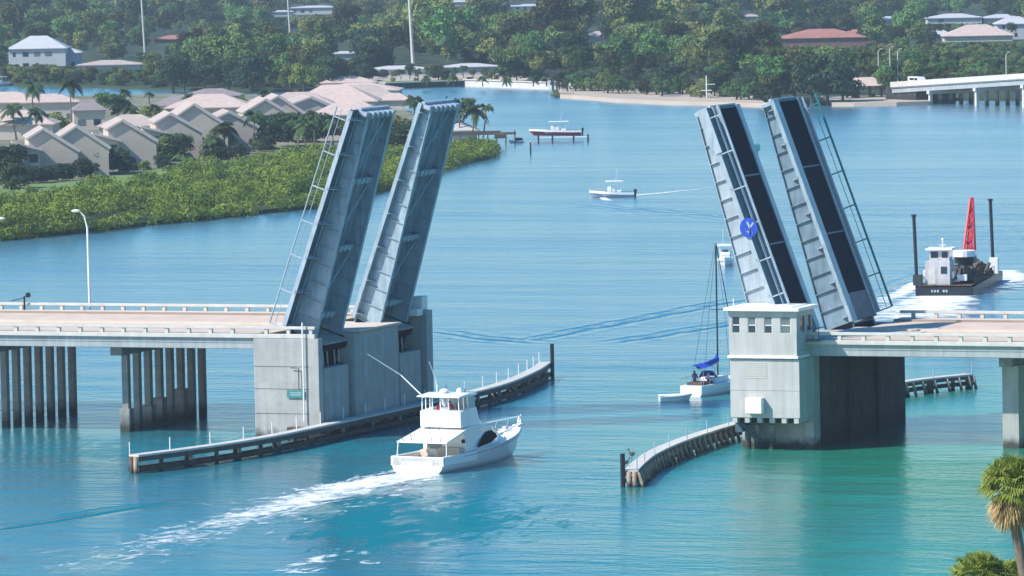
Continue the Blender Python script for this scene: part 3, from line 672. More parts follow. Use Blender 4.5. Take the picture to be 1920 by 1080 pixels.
def yacht():
    st = (G(736,884)+G(829,891))/2; bow = Vector((21.0,-9.2,0)); hd = (bow-st); hd.z = 0
    r = empty("sportfishing_yacht", (st.x, st.y, 0), basis(hd), "big white sportfishing yacht with enclosed flybridge heading into the bridge opening", "yacht")
    L = 17.2; B = 4.9
    rings, deck = hull_rings(L, B, 1.25, 2.35, 16, .3, .7, .93, 2.4)
    h = MB(); add_hull(h, rings); h.build("hull", 'white', r, smooth=True)
    MB().loft([[(x*1.004, y, z-.0) for x, y, z in (q[2], q[3], q[4])] for q in rings], cap=False, closed=False).build("boot_stripe", 'black', r)
    d = MB(); deck_strip(d, deck, 5, 16, -.02); d.build("foredeck", 'white', r)
    # cockpit
    c = MB().box(-2.1, 2.1, .15, 5.2, .55, .62); c.build("cockpit_sole", 'walk', r)
    cm = MB()
    for sx in (-1, 1): cm.box(min(sx*2.02, sx*2.4), max(sx*2.02, sx*2.4), 0.02, 5.6, .6, 1.32)
    cm.box(-2.4, 2.4, 0.0, .32, .55, 1.3); cm.build("coaming", 'white', r, bevel=.04)
    MB().box(-1.5, 1.5, -.03, -.005, .55, .95).build("transom_panel", 'rail', r)
    # saloon cabin
    cab = MB(); secs = []
    for (y, hw, z0, z1, tw) in ((4.6,2.05,.6,3.15,1.85), (7.2,2.1,.9,3.2,1.85), (9.6,1.95,1.2,3.05,1.55), (11.6,1.5,1.5,2.3,1.1), (12.8,.9,1.7,1.95,.6)):
        secs.append([(-hw,y,z0),(hw,y,z0),(tw,y-.2,z1),(-tw,y-.2,z1)])
    cab.loft(secs); cb = cab.build("cabin", 'white', r, bevel=.06)
    # wrap side windows (dark, teardrop)
    for sx in (-1, 1):
        w_ = MB(); prof = [(5.9,1.55),(6.9,2.2),(8.0,2.62),(9.2,2.7),(10.2,2.3),(10.3,2.05),(8.6,1.72)]
        vs = []
        for (y, z) in prof:
            t = (z-1.1)/(3.1-1.1); hw = 2.10 + (y-7.2)*(-.065 if y < 9.6 else -.09) ; tw = 1.85 + (y-7.2)*(-.125)
            if y > 9.6: hw = 1.95-(y-9.6)*.225; tw = 1.55-(y-9.6)*.225
            vs.append((sx*(hw+(tw-hw)*t+.09), y-.2*t, z))
        w_.poly(vs); w_.build("side_window", 'pit', cb)
    MB().poly([(-1.2,11.55,2.36),(1.2,11.55,2.36),(1.3,10.2,2.86),(-1.3,10.2,2.86)]).build("windscreen", 'white', cb)
    a = MB().box(-1.95, 1.95, 4.5, 4.59, .62, 3.1); a.build("cockpit_bulkhead", 'wpaint', r)
    MB().box(-1.6, -.3, 4.44, 4.5, 1.5, 2.9).build("saloon_door", 'glassg', r)
    MB().box(-.2, 1.8, 3.7, 4.5, .62, 1.7).box(-1.9, -1.2, 3.9, 4.5, .62, 1.5).build("mezzanine", 'walk', r, bevel=.06)
    # overhang and flybridge
    ov = MB(); ov.loft([[(-2.3,.8,2.3),(2.3,.8,2.3),(2.3,.8,2.42),(-2.3,.8,2.42)], [(-2.15,4.9,3.12),(2.15,4.9,3.12),(2.1,4.9,3.3),(-2.1,4.9,3.3)], [(-1.85,8.6,3.1),(1.85,8.6,3.1),(1.85,8.6,3.3),(-1.85,8.6,3.3)]])
    ov.build("overhang_deck", 'white', r, bevel=.04)
    mb = MB()
    for sx in (-1, 1): mb.tube([(sx*2.2,.9,2.35),(sx*2.25,.8,1.3)], .05, 6)
    mb.build("stanchion", 'white', r)
    def shf(m_):
        m_.v = [(p[0]*1.06, 3.9+(p[1]-4.7)*.86, p[2]) for p in m_.v]; return m_
    fb = MB(); fb.loft([[(-1.75,4.7,3.3),(1.75,4.7,3.3),(1.75,4.7,4.6),(-1.75,4.7,4.6)], [(-1.8,6.6,3.3),(1.8,6.6,3.3),(1.75,6.6,4.75),(-1.75,6.6,4.75)], [(-1.7,8.6,3.25),(1.7,8.6,3.25),(1.5,8.3,4.75),(-1.5,8.3,4.75)], [(-1.4,9.9,3.0),(1.4,9.9,3.0),(1.0,8.9,4.4),(-1.0,8.9,4.4)]], cap=True)
    shf(fb); fb.build("flybridge", 'white', r, bevel=.05)
    shf(MB().box(-.9, .9, 6.4, 7.2, 4.3, 4.75).box(-.45, .45, 5.3, 5.8, 4.25, 4.9)).build("helm_console", 'white', r, bevel=.06)
    en = MB()
    for x, y in ((-1.6,4.8),(1.6,4.8),(0,4.8),(-1.65,6.4),(1.65,6.4),(-1.4,8.2),(1.4,8.2),(-1.65,5.6),(1.65,5.6),(-.7,4.8),(.7,4.8),(0,8.4)):
        en.tube([(x,y,4.2),(x*.98,y-.05,5.75)], .05, 6)
    shf(en); en.build("hardtop_frame", 'white', r)
    shf(MB().poly([(-1.4,8.2,4.45),(1.4,8.2,4.45),(1.38,8.1,5.7),(-1.38,8.1,5.7)]).poly([(1.65,6.4,4.4),(1.42,8.2,4.45),(1.4,8.1,5.7),(1.62,6.35,5.7)])).build("enclosure_panel", 'steel_l', r)
    ht = MB(); ht.loft([[(-1.85,4.3,5.72),(1.85,4.3,5.72),(1.85,4.3,5.82),(-1.85,4.3,5.82)], [(-1.9,6.5,5.75),(1.9,6.5,5.75),(1.8,6.5,5.98),(-1.8,6.5,5.98)], [(-1.4,8.9,5.72),(1.4,8.9,5.72),(1.3,8.8,5.84),(-1.3,8.8,5.84)]])
    shf(ht); ht.build("hardtop", 'white', r, bevel=.04)
    shf(MB().dome((-.3,6.2,6.1), (.38,.38,.22)).dome((.7,6.9,6.05), (.25,.25,.3)).tube([(-1.0,6.4,5.9),(-1.0,6.4,6.6)], .04, 6)).build("radar_dome", 'white', r, smooth=True)
    for sx, tip in ((-1, (-5.6,2.2,9.2)), (1, (-.4,3.0,8.6))):
        bx_ = -1.85 if sx < 0 else -.6
        MB().tube([(bx_, 4.6, 5.6), (bx_*.5+tip[0]*.5, 4.2, 5.6*.5+tip[2]*.5), tip], [.06,.05,.03], 6).build("outrigger", 'white', r)
    # bow rail
    br = MB(); n0 = 9; top = []
    for sx in (-1, 1):
        pts = [(sx*(deck[i][0]-.12), deck[i][1], deck[i][2]+.72) for i in range(n0, 17)]
        br.tube(pts, .045, 6)
        for i in range(n0, 17, 1): br.tube([(sx*(deck[i][0]-.12), deck[i][1]-.35, deck[i][2]), (sx*(deck[i][0]-.12), deck[i][1], deck[i][2]+.72)], .038, 6)
    br.tube([(0,L+.1,2.35),(0,L+.15,3.2)], .05, 6); br.build("bow_rail", 'white', r)
    for x_ in (-1.7,-.9,.9,1.7): MB().tube([(x_,.9+.0,2.4),(x_*1.1,.2,4.1)], [.03,.012], 5).build('fishing_rod', 'black', r)
    MB().box(-.35,.35,1.9,2.5,.62,1.15).box(-.35,.35,2.45,2.6,1.15,1.75).build('fighting_chair', 'rail', r, bevel=.05)
    for sx in (-1, 1): MB().tube([(sx*(deck[i][0]+.03), deck[i][1], deck[i][2]-.22) for i in range(0,17)], .035, 5).build('rub_rail', 'steel_l', r)
    MB().box(-.25, .25, L-.9, L+.35, 2.3, 2.42).build("bow_pulpit", 'white', r)
    MB().tube([(1.97,3.9,2.25),(2.16,3.9,2.25)], .17, 10).build("exhaust_vent", 'black', r)
    MB().dome((0,13.0,2.3), (.35,.35,.05)).box(-.15,.15,14.4,14.9,2.2,2.45).build("deck_hatch", 'rail', r)
    M4 = r.matrix_basis if False else Matrix.Translation(r.location) @ Matrix.Rotation(r.rotation_euler.z, 4, 'Z')
    person(M4 @ Vector((.35,4.9,4.5-.75)), r.rotation_euler.z, 'shirt_r', "person in a red shirt standing at the helm on the flybridge of the white yacht", sc=.92)
    person(M4 @ Vector((-.35,4.45,4.5-.78)), r.rotation_euler.z+.5, 'shirt_r', "second person in red, left of the helm on the yacht's flybridge", sc=.9)
    person(M4 @ Vector((1.25,4.6,4.5-.8)), r.rotation_euler.z-.6, 'shorts', "person in dark clothing at the right side of the yacht's flybridge", sc=.88)
    return r
yacht()

def sailboat():
    st = G(1284,744); hd = Vector((.27,1,0)).normalized()*1; st = st + Vector((.5,0,0))
    hd = (Vector((17.9,52.9,0)) - st); L = 11.2
    r = empty("sailboat", (st.x+.1, st.y, 0), basis(Vector((.14,.99,0))), "sailboat with a tall dark mast and furled blue sail cover passing left of the tower", "sailboat")
    r.scale = (.88, .88, 1)
    rings, deck = hull_rings(L, 3.5, 1.0, 1.35, 14, .25, .5, .72, 1.7)
    add_hull(MB(), rings).build("hull", 'white', r, smooth=True)
    deck_strip(MB(), deck, 0, 14, -.02).build("deck", 'wpaint', r)
    MB().loft([[(-1.0,3.6,1.0),(1.0,3.6,1.0),(.8,3.7,1.55),(-.8,3.7,1.55)], [(-.8,7.2,1.1),(.8,7.2,1.1),(.6,7.0,1.5),(-.6,7.0,1.5)]]).build("coachroof", 'wpaint', r, bevel=.05)
    MB().box(-.9, .9, .8, 3.2, 1.0, 1.25).build("cockpit", 'brown', r, bevel=.04)
    MB().tube([(0,6.0,1.3),(0,6.0,13.4)], .085, 8).build("mast", 'black', r)
    rg = MB().tube([(0,6.1,13.6),(0,10.9,1.4)], .05, 5).tube([(0,5.9,13.8),(0,.1,1.2)], .02, 4)
    for sx in (-1, 1): rg.tube([(0,6.0,13.5),(sx*.9,6.0,7.6),(sx*1.55,5.9,1.2)], .02, 4)
    rg.bar((-.9,6,7.6),(.9,6,7.6),.06); rg.build("rigging", 'black', r)
    MB().tube([(0,6.0,2.6),(0,1.6,2.4)], .08, 6).build("boom", 'wpaint', r)
    MB().tube([(0,6.05,3.9),(0,5.8,3.0),(0,4.6,2.85),(0,1.5,2.62)], [.12,.3,.26,.14], 8).build("sail_cover", 'blue', r, smooth=True)
    MB().loft([[(-1.05,.9,2.55),(0,.9,2.8),(1.05,.9,2.55)], [(-1.1,2.2,2.65),(0,2.2,2.95),(1.1,2.2,2.65)], [(-1.05,3.5,2.5),(0,3.5,2.75),(1.05,3.5,2.5)]], cap=False, closed=False).build("bimini", 'blue', r)
    MB().loft([[(-1.0,3.55,1.5),(-.6,3.7,2.15),(.6,3.7,2.15),(1.0,3.55,1.5)], [(-.8,4.6,1.5),(-.5,4.4,1.6),(.5,4.4,1.6),(.8,4.6,1.5)]], cap=False, closed=False).build("spray_hood", 'blue', r)
    rl = MB()
    for sx in (-1, 1):
        rl.tube([(sx*(deck[i][0]-.05), deck[i][1], deck[i][2]+.6) for i in range(0, 15)], .022, 5)
        for i in range(0, 15, 2): rl.tube([(sx*(deck[i][0]-.05), deck[i][1], deck[i][2]), (sx*(deck[i][0]-.05), deck[i][1], deck[i][2]+.6)], .022, 5)
        rl.tube([(sx*1.0,.9,1.0),(sx*1.0,.9,2.6)], .025, 5).tube([(sx*1.0,3.4,1.0),(sx*1.0,3.4,2.6)], .025, 5)
    rl.build("lifelines", 'steel_l', r)
    M4 = Matrix.Translation(r.location) @ Matrix.Rotation(r.rotation_euler.z, 4, 'Z')
    person(M4 @ Vector((-.4,1.5,.62)), r.rotation_euler.z, 'shorts', "person in dark clothes steering in the cockpit of the sailboat", sc=.93)
    person(M4 @ Vector((.45,2.6,.62)), r.rotation_euler.z+2, 'shirt_w', "person in a white shirt in the sailboat cockpit beside the helmsman", sc=.9)
    # towed dinghy
    q = G(1263,751); d = empty("dinghy", (q.x, q.y, 0), basis(Vector((.93,.5,0))) , "small white dinghy towed behind the sailboat", "dinghy")
    d.location = (q.x-1.1, q.y-.7, 0)
    rr, dk = hull_rings(2.9, 1.4, .42, .5, 8, .1, .15, .9, 2.2)
    add_hull(MB(), rr).build("hull", 'white', d, smooth=True); deck_strip(MB(), dk, 0, 8, -.18, .12).build("floor", 'wpaint', d)
    MB().tube([(-a[0], a[1], a[2]) for a in dk] + [(a[0], a[1], a[2]) for a in dk[::-1]], .12, 8).build("tube", 'white', d, smooth=True)
sailboat()

def console_boat(name, loc, rz, L, label, hullm='white', top=True, motor='black', lift=0, group=None, console='white'):
    r = empty(name, (loc.x, loc.y, lift), rz, label, "motorboat", group); B = L*.31
    rings, deck = hull_rings(L, B, .75, 1.15, 12, .25, .4, .92, 2.2)
    add_hull(MB(), rings).build("hull", hullm, r, smooth=True)
    d = MB(); deck_strip(d, deck, 8, 12, -.01); d.box(-B*.42, B*.42, .1, L*.7, .35, .42)
    for sx in (-1, 1):
        for a, b in zip(deck[:9], deck[1:9]):
            d.poly([(sx*a[0],a[1],a[2]+.01),(sx*b[0],b[1],b[2]+.01),(sx*(b[0]-.22),b[1],b[2]+.01),(sx*(a[0]-.22),a[1],a[2]+.01)])
    d.build("deck", 'white', r)
    MB().box(-.6,.6,L*.42,L*.58,.4,1.65).box(-.6,.6,L*.28,L*.38,.4,1.1).build("console", console, r, bevel=.06)
    gb = MB()
    for sx in (-1, 1): gb.loft([[(sx*(a[0]+.03),a[1],a[2]+.03),(sx*(a[0]+.03),a[1],a[2]-.36)] for a in deck], cap=False, closed=False)
    gb.build("gunwale", 'white', r)
    MB().poly([(-.42,L*.55,1.5),(.42,L*.55,1.5),(.36,L*.50,1.95),(-.36,L*.50,1.95)]).build("windscreen", 'glassg', r)
    if top:
        t = MB().box(-1.0,1.0,L*.24,L*.62,2.4,2.58); t.build("hardtop", 'white', r, bevel=.03)
        t2 = MB()
        for sx in (-1,1):
            for y in (L*.3, L*.52): t2.tube([(sx*.6,y,.4),(sx*.7,y,2.45)], .04, 6)
        t2.box(-.7,.7,L*.3,L*.52,2.38,2.45); t2.build("top_frame", 'white', r); MB().tube([(.3,L*.4,2.5),(.3,L*.36,4.4)], .02, 5).build("antenna", 'white', r)
    MB().box(-.26,.26,-.5,-.05,.55,1.2).box(-.12,.12,-.4,-.1,-.4,.56).build("outboard_motor", motor, r, bevel=.06)
    rl = MB()
    for sx in (-1,1): rl.tube([(sx*(deck[i][0]-.06), deck[i][1], deck[i][2]+.3) for i in range(7,13)], .025, 5)
    rl.build("bow_rail", 'steel_l', r)
    return r
hb = Vector((-.93,-.2,0))
console_boat("motorboat", G(1188,369), basis(Vector((-.93,-.45,0))), 6.9, "small white motorboat with a hardtop trailing a thin wake across the open water", hullm='hullshade')
console_boat("motorboat", G(1362,494), basis(Vector((.30,-.92,0))), 6.6, "small white motorboat seen end on beside the raised leaf behind the sailboat mast")
RB = True
console_boat("cabin_boat", G(20,160), basis(-LAT*.5-FWD), 11.5, "white boat moored on the lagoon below the big white house")
rb = console_boat("motorboat", G(1090,262), basis(-LAT), 10.2, "white and red motorboat raised on a boat lift off the dock", hullm='redhull', lift=1.15, motor='black')
def lift_frame():
    c = G(1060,266); r = empty("boat_lift", (c.x, c.y, 0), FACE, "boat lift of short pilings under the white and red motorboat", "boat lift")
    for x in (-5.2,-2.5,1.6,4.4):
        for y in (-1.6,2.4): MB().tube([(x,y,-1),(x,y,1.3)], .16, 8).build("pile", 'black', r)
    MB().box(-5.2,4.4,-.1,.1,.85,1.05).box(-2.6,-2.4,-1.6,2.4,.9,1.1).box(1.5,1.7,-1.6,2.4,.9,1.1).build("cradle", 'wpaint', r)
lift_frame()
def jet_ski():
    c = G(983,267); r = empty("jet_ski", (c.x, c.y, .0), FACE+1.57, "small white jet ski floating between the dock and the lifted boat", "jet ski")
    rr, dk = hull_rings(3.0, 1.1, .35, .55, 8, .2, .2, .9, 2.0); add_hull(MB(), rr).build("hull", 'white', r, smooth=True)
    MB().loft([[(-.4,.3,.4),(.4,.3,.4),(.2,.3,.9),(-.2,.3,.9)],[(-.4,1.8,.45),(.4,1.8,.45),(.2,1.6,.95),(-.2,1.6,.95)]]).build("seat", 'black', r)
    MB().box(-.4,.4,1.7,2.0,.9,1.1).build("handlebar", 'white', r)
jet_ski()
def dock():
    c = G(968,268); r = empty("dock", (c.x, c.y, .35), FACE, "dark wooden dock reaching out from the palm point towards the lifted boat", "dock")
    MB().box(-13,0,-.9,.9,1.35,1.55).box(-3.4,0,-.9,1.4,1.56,1.75).build("deck", 'timber', r)
    for i in range(8):
        for y in (-.8,.8): MB().tube([(-12.5+i*1.75,y,-1),(-12.5+i*1.75,y,2.1 if i%2 else 1.7)], .13, 8).build("pile", 'timber', r)
    MB().box(-13,-3,-.88,-.8,2.0,2.12).box(-13,-3,-.88,-.8,1.5,2.0).build("handrail", 'timber', r)
    b = MB(); b.box(-2.6,-.4,-.6,.8,1.76,2.9).box(-3.0,-.2,-.9,1.2,2.9,3.1)
    q = G(968,276)
    e = empty("storage_box", (q.x-1.0,q.y,0), FACE, "dark canvas covered box on the outer end of the dock", "box")
    MB().box(-3.2,-.9,-.6,.8,1.76,2.75).build("cover", 'brown', e, bevel=.15); MB().box(-3.3,-.8,-.7,.9,1.755,1.9).build("base", 'black', e)
    p = G(995,288); e = empty("mooring_post", (p.x,p.y,0), 0, "lone dark mooring post in the water by the jet ski", "post")
    MB().tube([(0,0,-1),(0,0,2.2)], [.17,.15], 8).build("post", 'black', e); MB().tube([(0,0,2.2),(0,0,2.35)], [.18,.02], 8).build("cap", 'wpaint', e)
dock()
def marker():
    c = G(1420,303); r = empty("channel_marker", (c.x,c.y,0), FACE, "green square channel marker on a pile between the two right leaves", "channel marker")
    MB().tube([(0,0,-1),(0,0,2.4)], .16, 8).build("pile", 'timber', r)
    MB().box(-.55,.55,-.22,-.17,1.9,3.0).box(-.55,.55,.17,.22,1.9,3.0).build("board", 'green', r); MB().tube([(0,0,2.4),(0,0,3.5)], [.1,.07], 8).build("lantern", 'green', r)
marker()
def barge():
    st = Vector((-.1, 174.4, 0)); hd = Vector((-.165,.986,0)); L = 25.5
    r = empty("work_barge", (st.x, st.y, 0), basis(hd), "dark steel work barge with white wheelhouse pushing right of the bridge", "barge"); B = 6.6
    MB().prism([(0,-.4),(0,1.0),(L,1.2),(L,.3),(L-2,-.4)], -B/2, B/2, axis='x').build("hull", 'black', r, bevel=.06)
    MB().box(-B/2+.2,B/2-.2,.2,L-.2,1.14,1.22).build("deck", 'brown', r)
    nm = MB()
    for k, w_ in enumerate((.22,.3,.26,.0,.26,.3)): 
        if w_: nm.box(-1.5+k*.33,-1.5+k*.33+.2,-.02,.0,.45,.72)
    nm.build("stern_lettering", 'steel_l', r)
    wh = empty("wheelhouse", (0,0,0)); wh.parent = r
    MB().box(-2.3,.55,.9,4.2,1.2,3.9).build("wall", 'housing', wh, bevel=.05)
    MB().box(-1.85,.4,1.4,4.0,3.9,4.25).box(-1.85,.4,1.4,4.0,5.0,5.15).box(-1.85,-1.7,1.4,1.55,4.25,5.0).box(.25,.4,1.4,1.55,4.25,5.0).box(-.85,-.45,1.4,1.5,4.25,5.0).box(-1.8,.35,3.8,4.0,4.25,5.0).build("upper_wall", 'housing', wh)
    MB().box(-1.7,.25,1.5,1.55,4.25,5.0).box(.3,.35,1.55,3.8,4.25,5.0).box(-1.8,-1.75,1.55,3.8,4.25,5.0).build("window", 'glass', wh)
    MB().box(-2.25,.8,.9,4.4,5.15,5.35).build("roof", 'wpaint', wh, bevel=.03)
    MB().box(-1.9,-1.1,.86,.899,1.3,3.1).build("door", 'rail', wh); MB().box(-.5,.2,.86,.899,2.5,3.3).build("window", 'glass', wh)
    MB().tube([(-.4,2,5.35),(-.4,2,6.3)], .06, 6).tube([(-.8,2,5.7),(0,2,5.7)], .04, 6).dome((-.4,2,6.35), .16, 8, 3).build("mast_light", 'wpaint', wh)
    MB().box(-2.8,-2.35,1.2,3.2,2.0,2.8).box(.6,.9,1.5,2.2,1.9,2.7).build("life_float", 'wpaint', r, bevel=.08)
    for x, y, ht in ((-B/2+.15, .9, 9.1), (B/2-.3, 20.2, 9.8)):
        s = empty("spud_pole", (0,0,0)); s.parent = r; s.name = "spud"
        MB().tube([(x,y,-2),(x-.35,y,ht)], .2, 8).tube([(x-.35,y,ht-.1),(x-.35,y,ht+.15)], .3, 8).build("pole", 'black', s)
        MB().box(x-.5,x+.5,y-.5,y+.5,1.2,3.1 if y > 10 else 2.4).build("spud_well", 'wpaint' if y > 10 else 'mach', s, bevel=.05)
    cr = empty("crane", (0,0,0)); cr.parent = r
    MB().tube([(1.2,9,1.2),(1.2,9,3.7)], .9, 12).box(.1,2.3,7.8,10.4,3.2,4.0).build("pedestal", 'mach', cr)
    MB().tube([(1.3,7.2,4.05),(1.3,7.2,4.05),(1.3,7.2,4.75)], [1.3,1.3,1.3], 16).build("counterweight", 'wpaint', cr)
    b = MB(); z0, z1 = 4.6, 10.6; a0, a1 = .62, .14; cx0, cx1 = 1.6, 1.75; y0, y1 = 9.5, 11.0
    for sx, sy in ((-1,-1),(1,-1),(1,1),(-1,1)): b.bar((cx0+sx*a0,y0+sy*a0,z0),(cx1+sx*a1,y1+sy*a1,z1),.16)
    for k in range(7):
        t0, t1 = k/7, (k+1)/7
        for sy in (-1, 1):
            q = 1 if k % 2 else -1; A = a0+(a1-a0)*t0; Bq = a0+(a1-a0)*t1
            b.bar((cx0+(cx1-cx0)*t0-q*A, y0+(y1-y0)*t0+sy*A, z0+(z1-z0)*t0), (cx0+(cx1-cx0)*t1+q*Bq, y0+(y1-y0)*t1+sy*Bq, z0+(z1-z0)*t1), .12)
        b.bar((cx0+(cx1-cx0)*t0, y0+(y1-y0)*t0, z0+(z1-z0)*t0), (cx0+(cx1-cx0)*t1, y0+(y1-y0)*t1, z0+(z1-z0)*t1), .5*(1-t0)+.12)
    b.build("boom", 'red', cr)
    for k in range(44):
        x = random.uniform(.6, 3.0); y = random.uniform(2.5, 18); h = random.uniform(.4, 1.9)
        if y < 5: x = random.uniform(1.1, 3)
        a = random.uniform(0, 3); q = random.uniform(.3, .9)
        MB().bar((x, y, 1.2+h*.2), (x+math.cos(a)*q, y+math.sin(a)*q*2, 1.25+h), random.uniform(.2,.8), random.uniform(.2,.9)).build("scrap_piece", random.choice(['brown','brown','mach','timber']), r, bevel=.03)
    for k in range(28):
        x = random.uniform(-2.8, .5); y = random.uniform(6, 19); h = random.uniform(.3, 1.5)
        MB().bar((x, y, 1.2), (x+random.uniform(-.5,.5), y+random.uniform(-1,1), 1.3+h), random.uniform(.3,.9)).build("scrap_piece", random.choice(['brown','mach','timber']), r, bevel=.03)
    MB().box(1.2,2.3,2.0,2.6,1.6,2.3).build("deck_locker", 'wpaint', r, bevel=.04); MB().box(2.4,3.0,5,6,1.25,2.0).build("deck_locker", 'wpaint', r, bevel=.04)
    rr = MB()
    for k in range(10): rr.tube([(B/2-.05,2+k*1.8,1.2),(B/2-.05,2+k*1.8,2.2)], .04, 5)
    rr.tube([(B/2-.05,2,2.2),(B/2-.05,18.2,2.2)], .04, 5).build("guard_rail", 'mach', r)
barge()

# ------------------------------------------------------------------ wakes
FM1 = foam_mat("wake_foam_near", .75, 1.2, .6, stretch=(1.0,.55))
FM2 = foam_mat("wake_foam_scatter", .8, .62, .4, stretch=(1.0,.5))
FM3 = foam_mat("prop_wash", .8, 1.25, .5, stretch=(.5,1.0))
FM4 = foam_mat("silty_foam", .35, .82, .9, col=(.36,.50,.50), stretch=(1.0,.45))
ribbon("yacht_wake", [G(800,889),G(740,897),G(680,908),G(600,930),G(520,955),G(440,975),G(360,998),G(270,1030),G(150,1068)], [6,7,7.5,8,8.5,9,10,12,14], FM1, .03, "bright white wake streaming back from the yacht's stern", 0, .72)
ribbon("yacht_wake", [G(760,880),G(700,890),G(620,908),G(540,925),G(440,942),G(340,948)], [2.2,2.8,3,3.2,3.4,3.4], FM2, .045, "thinner broken foam line on the far side of the yacht's wake", .1, .7)
ribbon("yacht_wake", [G(800,898),G(760,915),G(700,935),G(640,955),G(560,985),G(480,1020)], [3,4,4.5,5,6,7], FM2, .04, "broken near edge of the yacht's wake", .15, .8)
ribbon("yacht_wake", [G(800,900),G(850,898),G(900,890),G(950,876)], [2.4,2.2,1.8,1.2], FM2, .05, "small foam curls along the yacht's right side", .0, .8)
ribbon("churned_foam", [G(820,905),G(800,935),G(770,960),G(765,1000),G(800,1040),G(830,1075)], [7,7,5.5,5,5,6], FM4, .02, "milky churned patch curling away below the yacht's stern", .1, .85)
ribbon("churned_foam", [G(560,1075),G(600,1040),G(650,1030),G(690,1060)], [5,4,4,5], FM2, .025, "scattered foam flecks in the green water at the bottom edge", .2, .6)
ribbon("barge_wake", [G(1768,551),G(1762,560),G(1745,572),G(1722,588),G(1700,602)], [7.5,11,14,17,18], FM3, .05, "boiling white prop wash behind the barge", .0, .45)
ribbon("barge_wake", [G(1716,530),G(1695,548),G(1660,566),G(1610,585)], [2,4,6,7], FM3, .06, "left arm of the barge's wake", 0, .8)
ribbon("barge_wake", [G(1872,508),G(1893,522),G(1885,540),G(1850,562)], [5,9,10,9], FM3, .06, "right arm of the barge's wake", .0, .85)
ribbon("motorboat_wake", [G(1189,367),G(1230,363),G(1280,358),G(1340,352),G(1440,342)], [1.6,2.2,2.4,2.6,3], FM1, .04, "thin white wake line behind the small hardtop motorboat", .0, .72)
ribbon("motorboat_wake", [G(1130,371),G(1138,376),G(1150,377)], [1.5,2.2,1.2], FM3, .04, "bow spray of the small hardtop motorboat", .0, .6)

ribbon("churned_foam", [G(760,900),G(680,925),G(580,960),G(470,1000),G(330,1050)], [9,12,14,16,20], FM4, .015, "broad pale churned band under the yacht's wake", .1, .8)
ribbon("churned_foam", [G(200,1075),G(120,1050),G(40,1040),G(-60,1050)], [10,14,14,14], FM4, .016, "pale churned water in the bottom left corner", .3, .7)
# ================================================================== LAND
PEN = [G(*p) for p in ((-120,455),(0,450),(150,437),(300,420),(450,405),(590,390),(700,360),(760,343),(850,312),(924,296),(924,278),(860,262),(790,225),(737,203),(640,182),(300,180),(0,187),(-120,187))]
MAIN = [G(*p) for p in ((-300,158),(0,160),(300,169),(560,172),(640,165),(720,166),(870,161),(1035,166),(1040,183),(1080,184),(1150,190),(1250,195),(1350,197),(1430,200),(1560,197),(1740,194),(1800,188),(2000,190),(2300,192))]
far = [G(2600,-95), G(-700,-95)]
def sheet(name, pts, z0, z1, m, label):
    n_ = len(pts); vs = [(p.x,p.y,z1) for p in pts] + [(p.x,p.y,z0) for p in pts]
    fs = [tuple(range(n_))] + [(i, n_+i, n_+(i+1)%n_, (i+1)%n_) for i in range(n_)]
    me = bpy.data.meshes.new(name); me.from_pydata(vs, [], fs); me.materials.append(M[m])
    import bmesh
    bm = bmesh.new(); bm.from_mesh(me); bmesh.ops.recalc_face_normals(bm, faces=bm.faces); bmesh.ops.triangulate(bm, faces=[f for f in bm.faces if len(f.verts) > 4]); bm.to_mesh(me); bm.free()
    o = bpy.data.objects.new(name, me); COL.objects.link(o); return tag(o, label, None, kind="structure")
sheet("ground", PEN, -1, .55, 'yard', "grassy peninsula with the townhouses")
sheet("terrain", MAIN + far, -1, .6, 'land', "wooded mainland beyond the water")
LAWN = [G(*p) for p in ((-60,420),(0,414),(100,394),(200,370),(300,350),(420,330),(560,310),(560,290),(480,296),(420,306),(330,318),(230,332),(150,344),(60,352),(-60,362))]
sheet('lawn', LAWN, -1, .575, 'grass', 'narrow lawn between the townhouses and the mangroves')
def back(p, d): return Vector((p.x, p.y, 0)) + FWD*d
def strip(name, front, depth, z, m, label, dz=.0):
    f = [back(p, -dz) for p in front]; b = [back(p, depth) for p in front][::-1]; return sheet(name, f+b, -1, z, m, label)
strip("beach", [G(*p) for p in ((1050,184),(1090,186),(1150,191),(1250,196),(1350,198),(1436,201))], 80, .9, 'sand', "pale sand beach along the far shore", 2)
strip("sandbank", [G(*p) for p in ((1560,199),(1600,199),(1680,198),(1742,196))], 45, .85, 'sand', "sandy spit in front of the open pavilion", 2)
strip("shore_path", [G(*p) for p in ((590,167),(650,166),(720,166),(870,161),(1035,166))], 70, .95, 'sand', "pale path and lawn edge behind the seawall", -3)
strip("lawn", [G(*p) for p in ((720,166),(800,164),(880,161))], 30, 1.0, 'grass', "mown lawn behind the seawall", -6)
def seawall():
    r = empty("seawall", G(880,162), 0, "long low pale seawall along the far shore left of the beach", "seawall"); o = r.location.copy()
    pts = [back(G(*p), -3)-o for p in ((722,166),(872,161),(1036,167))]
    MB().bar(pts[0]+Vector((0,0,.3)), pts[1]+Vector((0,0,.3)), .6, 2.2).build("dark_face", 'conc_dark', r)
    MB().bar(pts[1]+Vector((0,0,.45)), pts[2]+Vector((0,0,.45)), .6, 2.4).build("pale_face", 'rail', r)
    MB().bar(pts[0]+Vector((0,0,1.5)), pts[1]+Vector((0,0,1.5)), 1.2, .2).bar(pts[1]+Vector((0,0,1.76)), pts[2]+Vector((0,0,1.76)), 1.2, .2).build("cap", 'walk', r)
seawall()

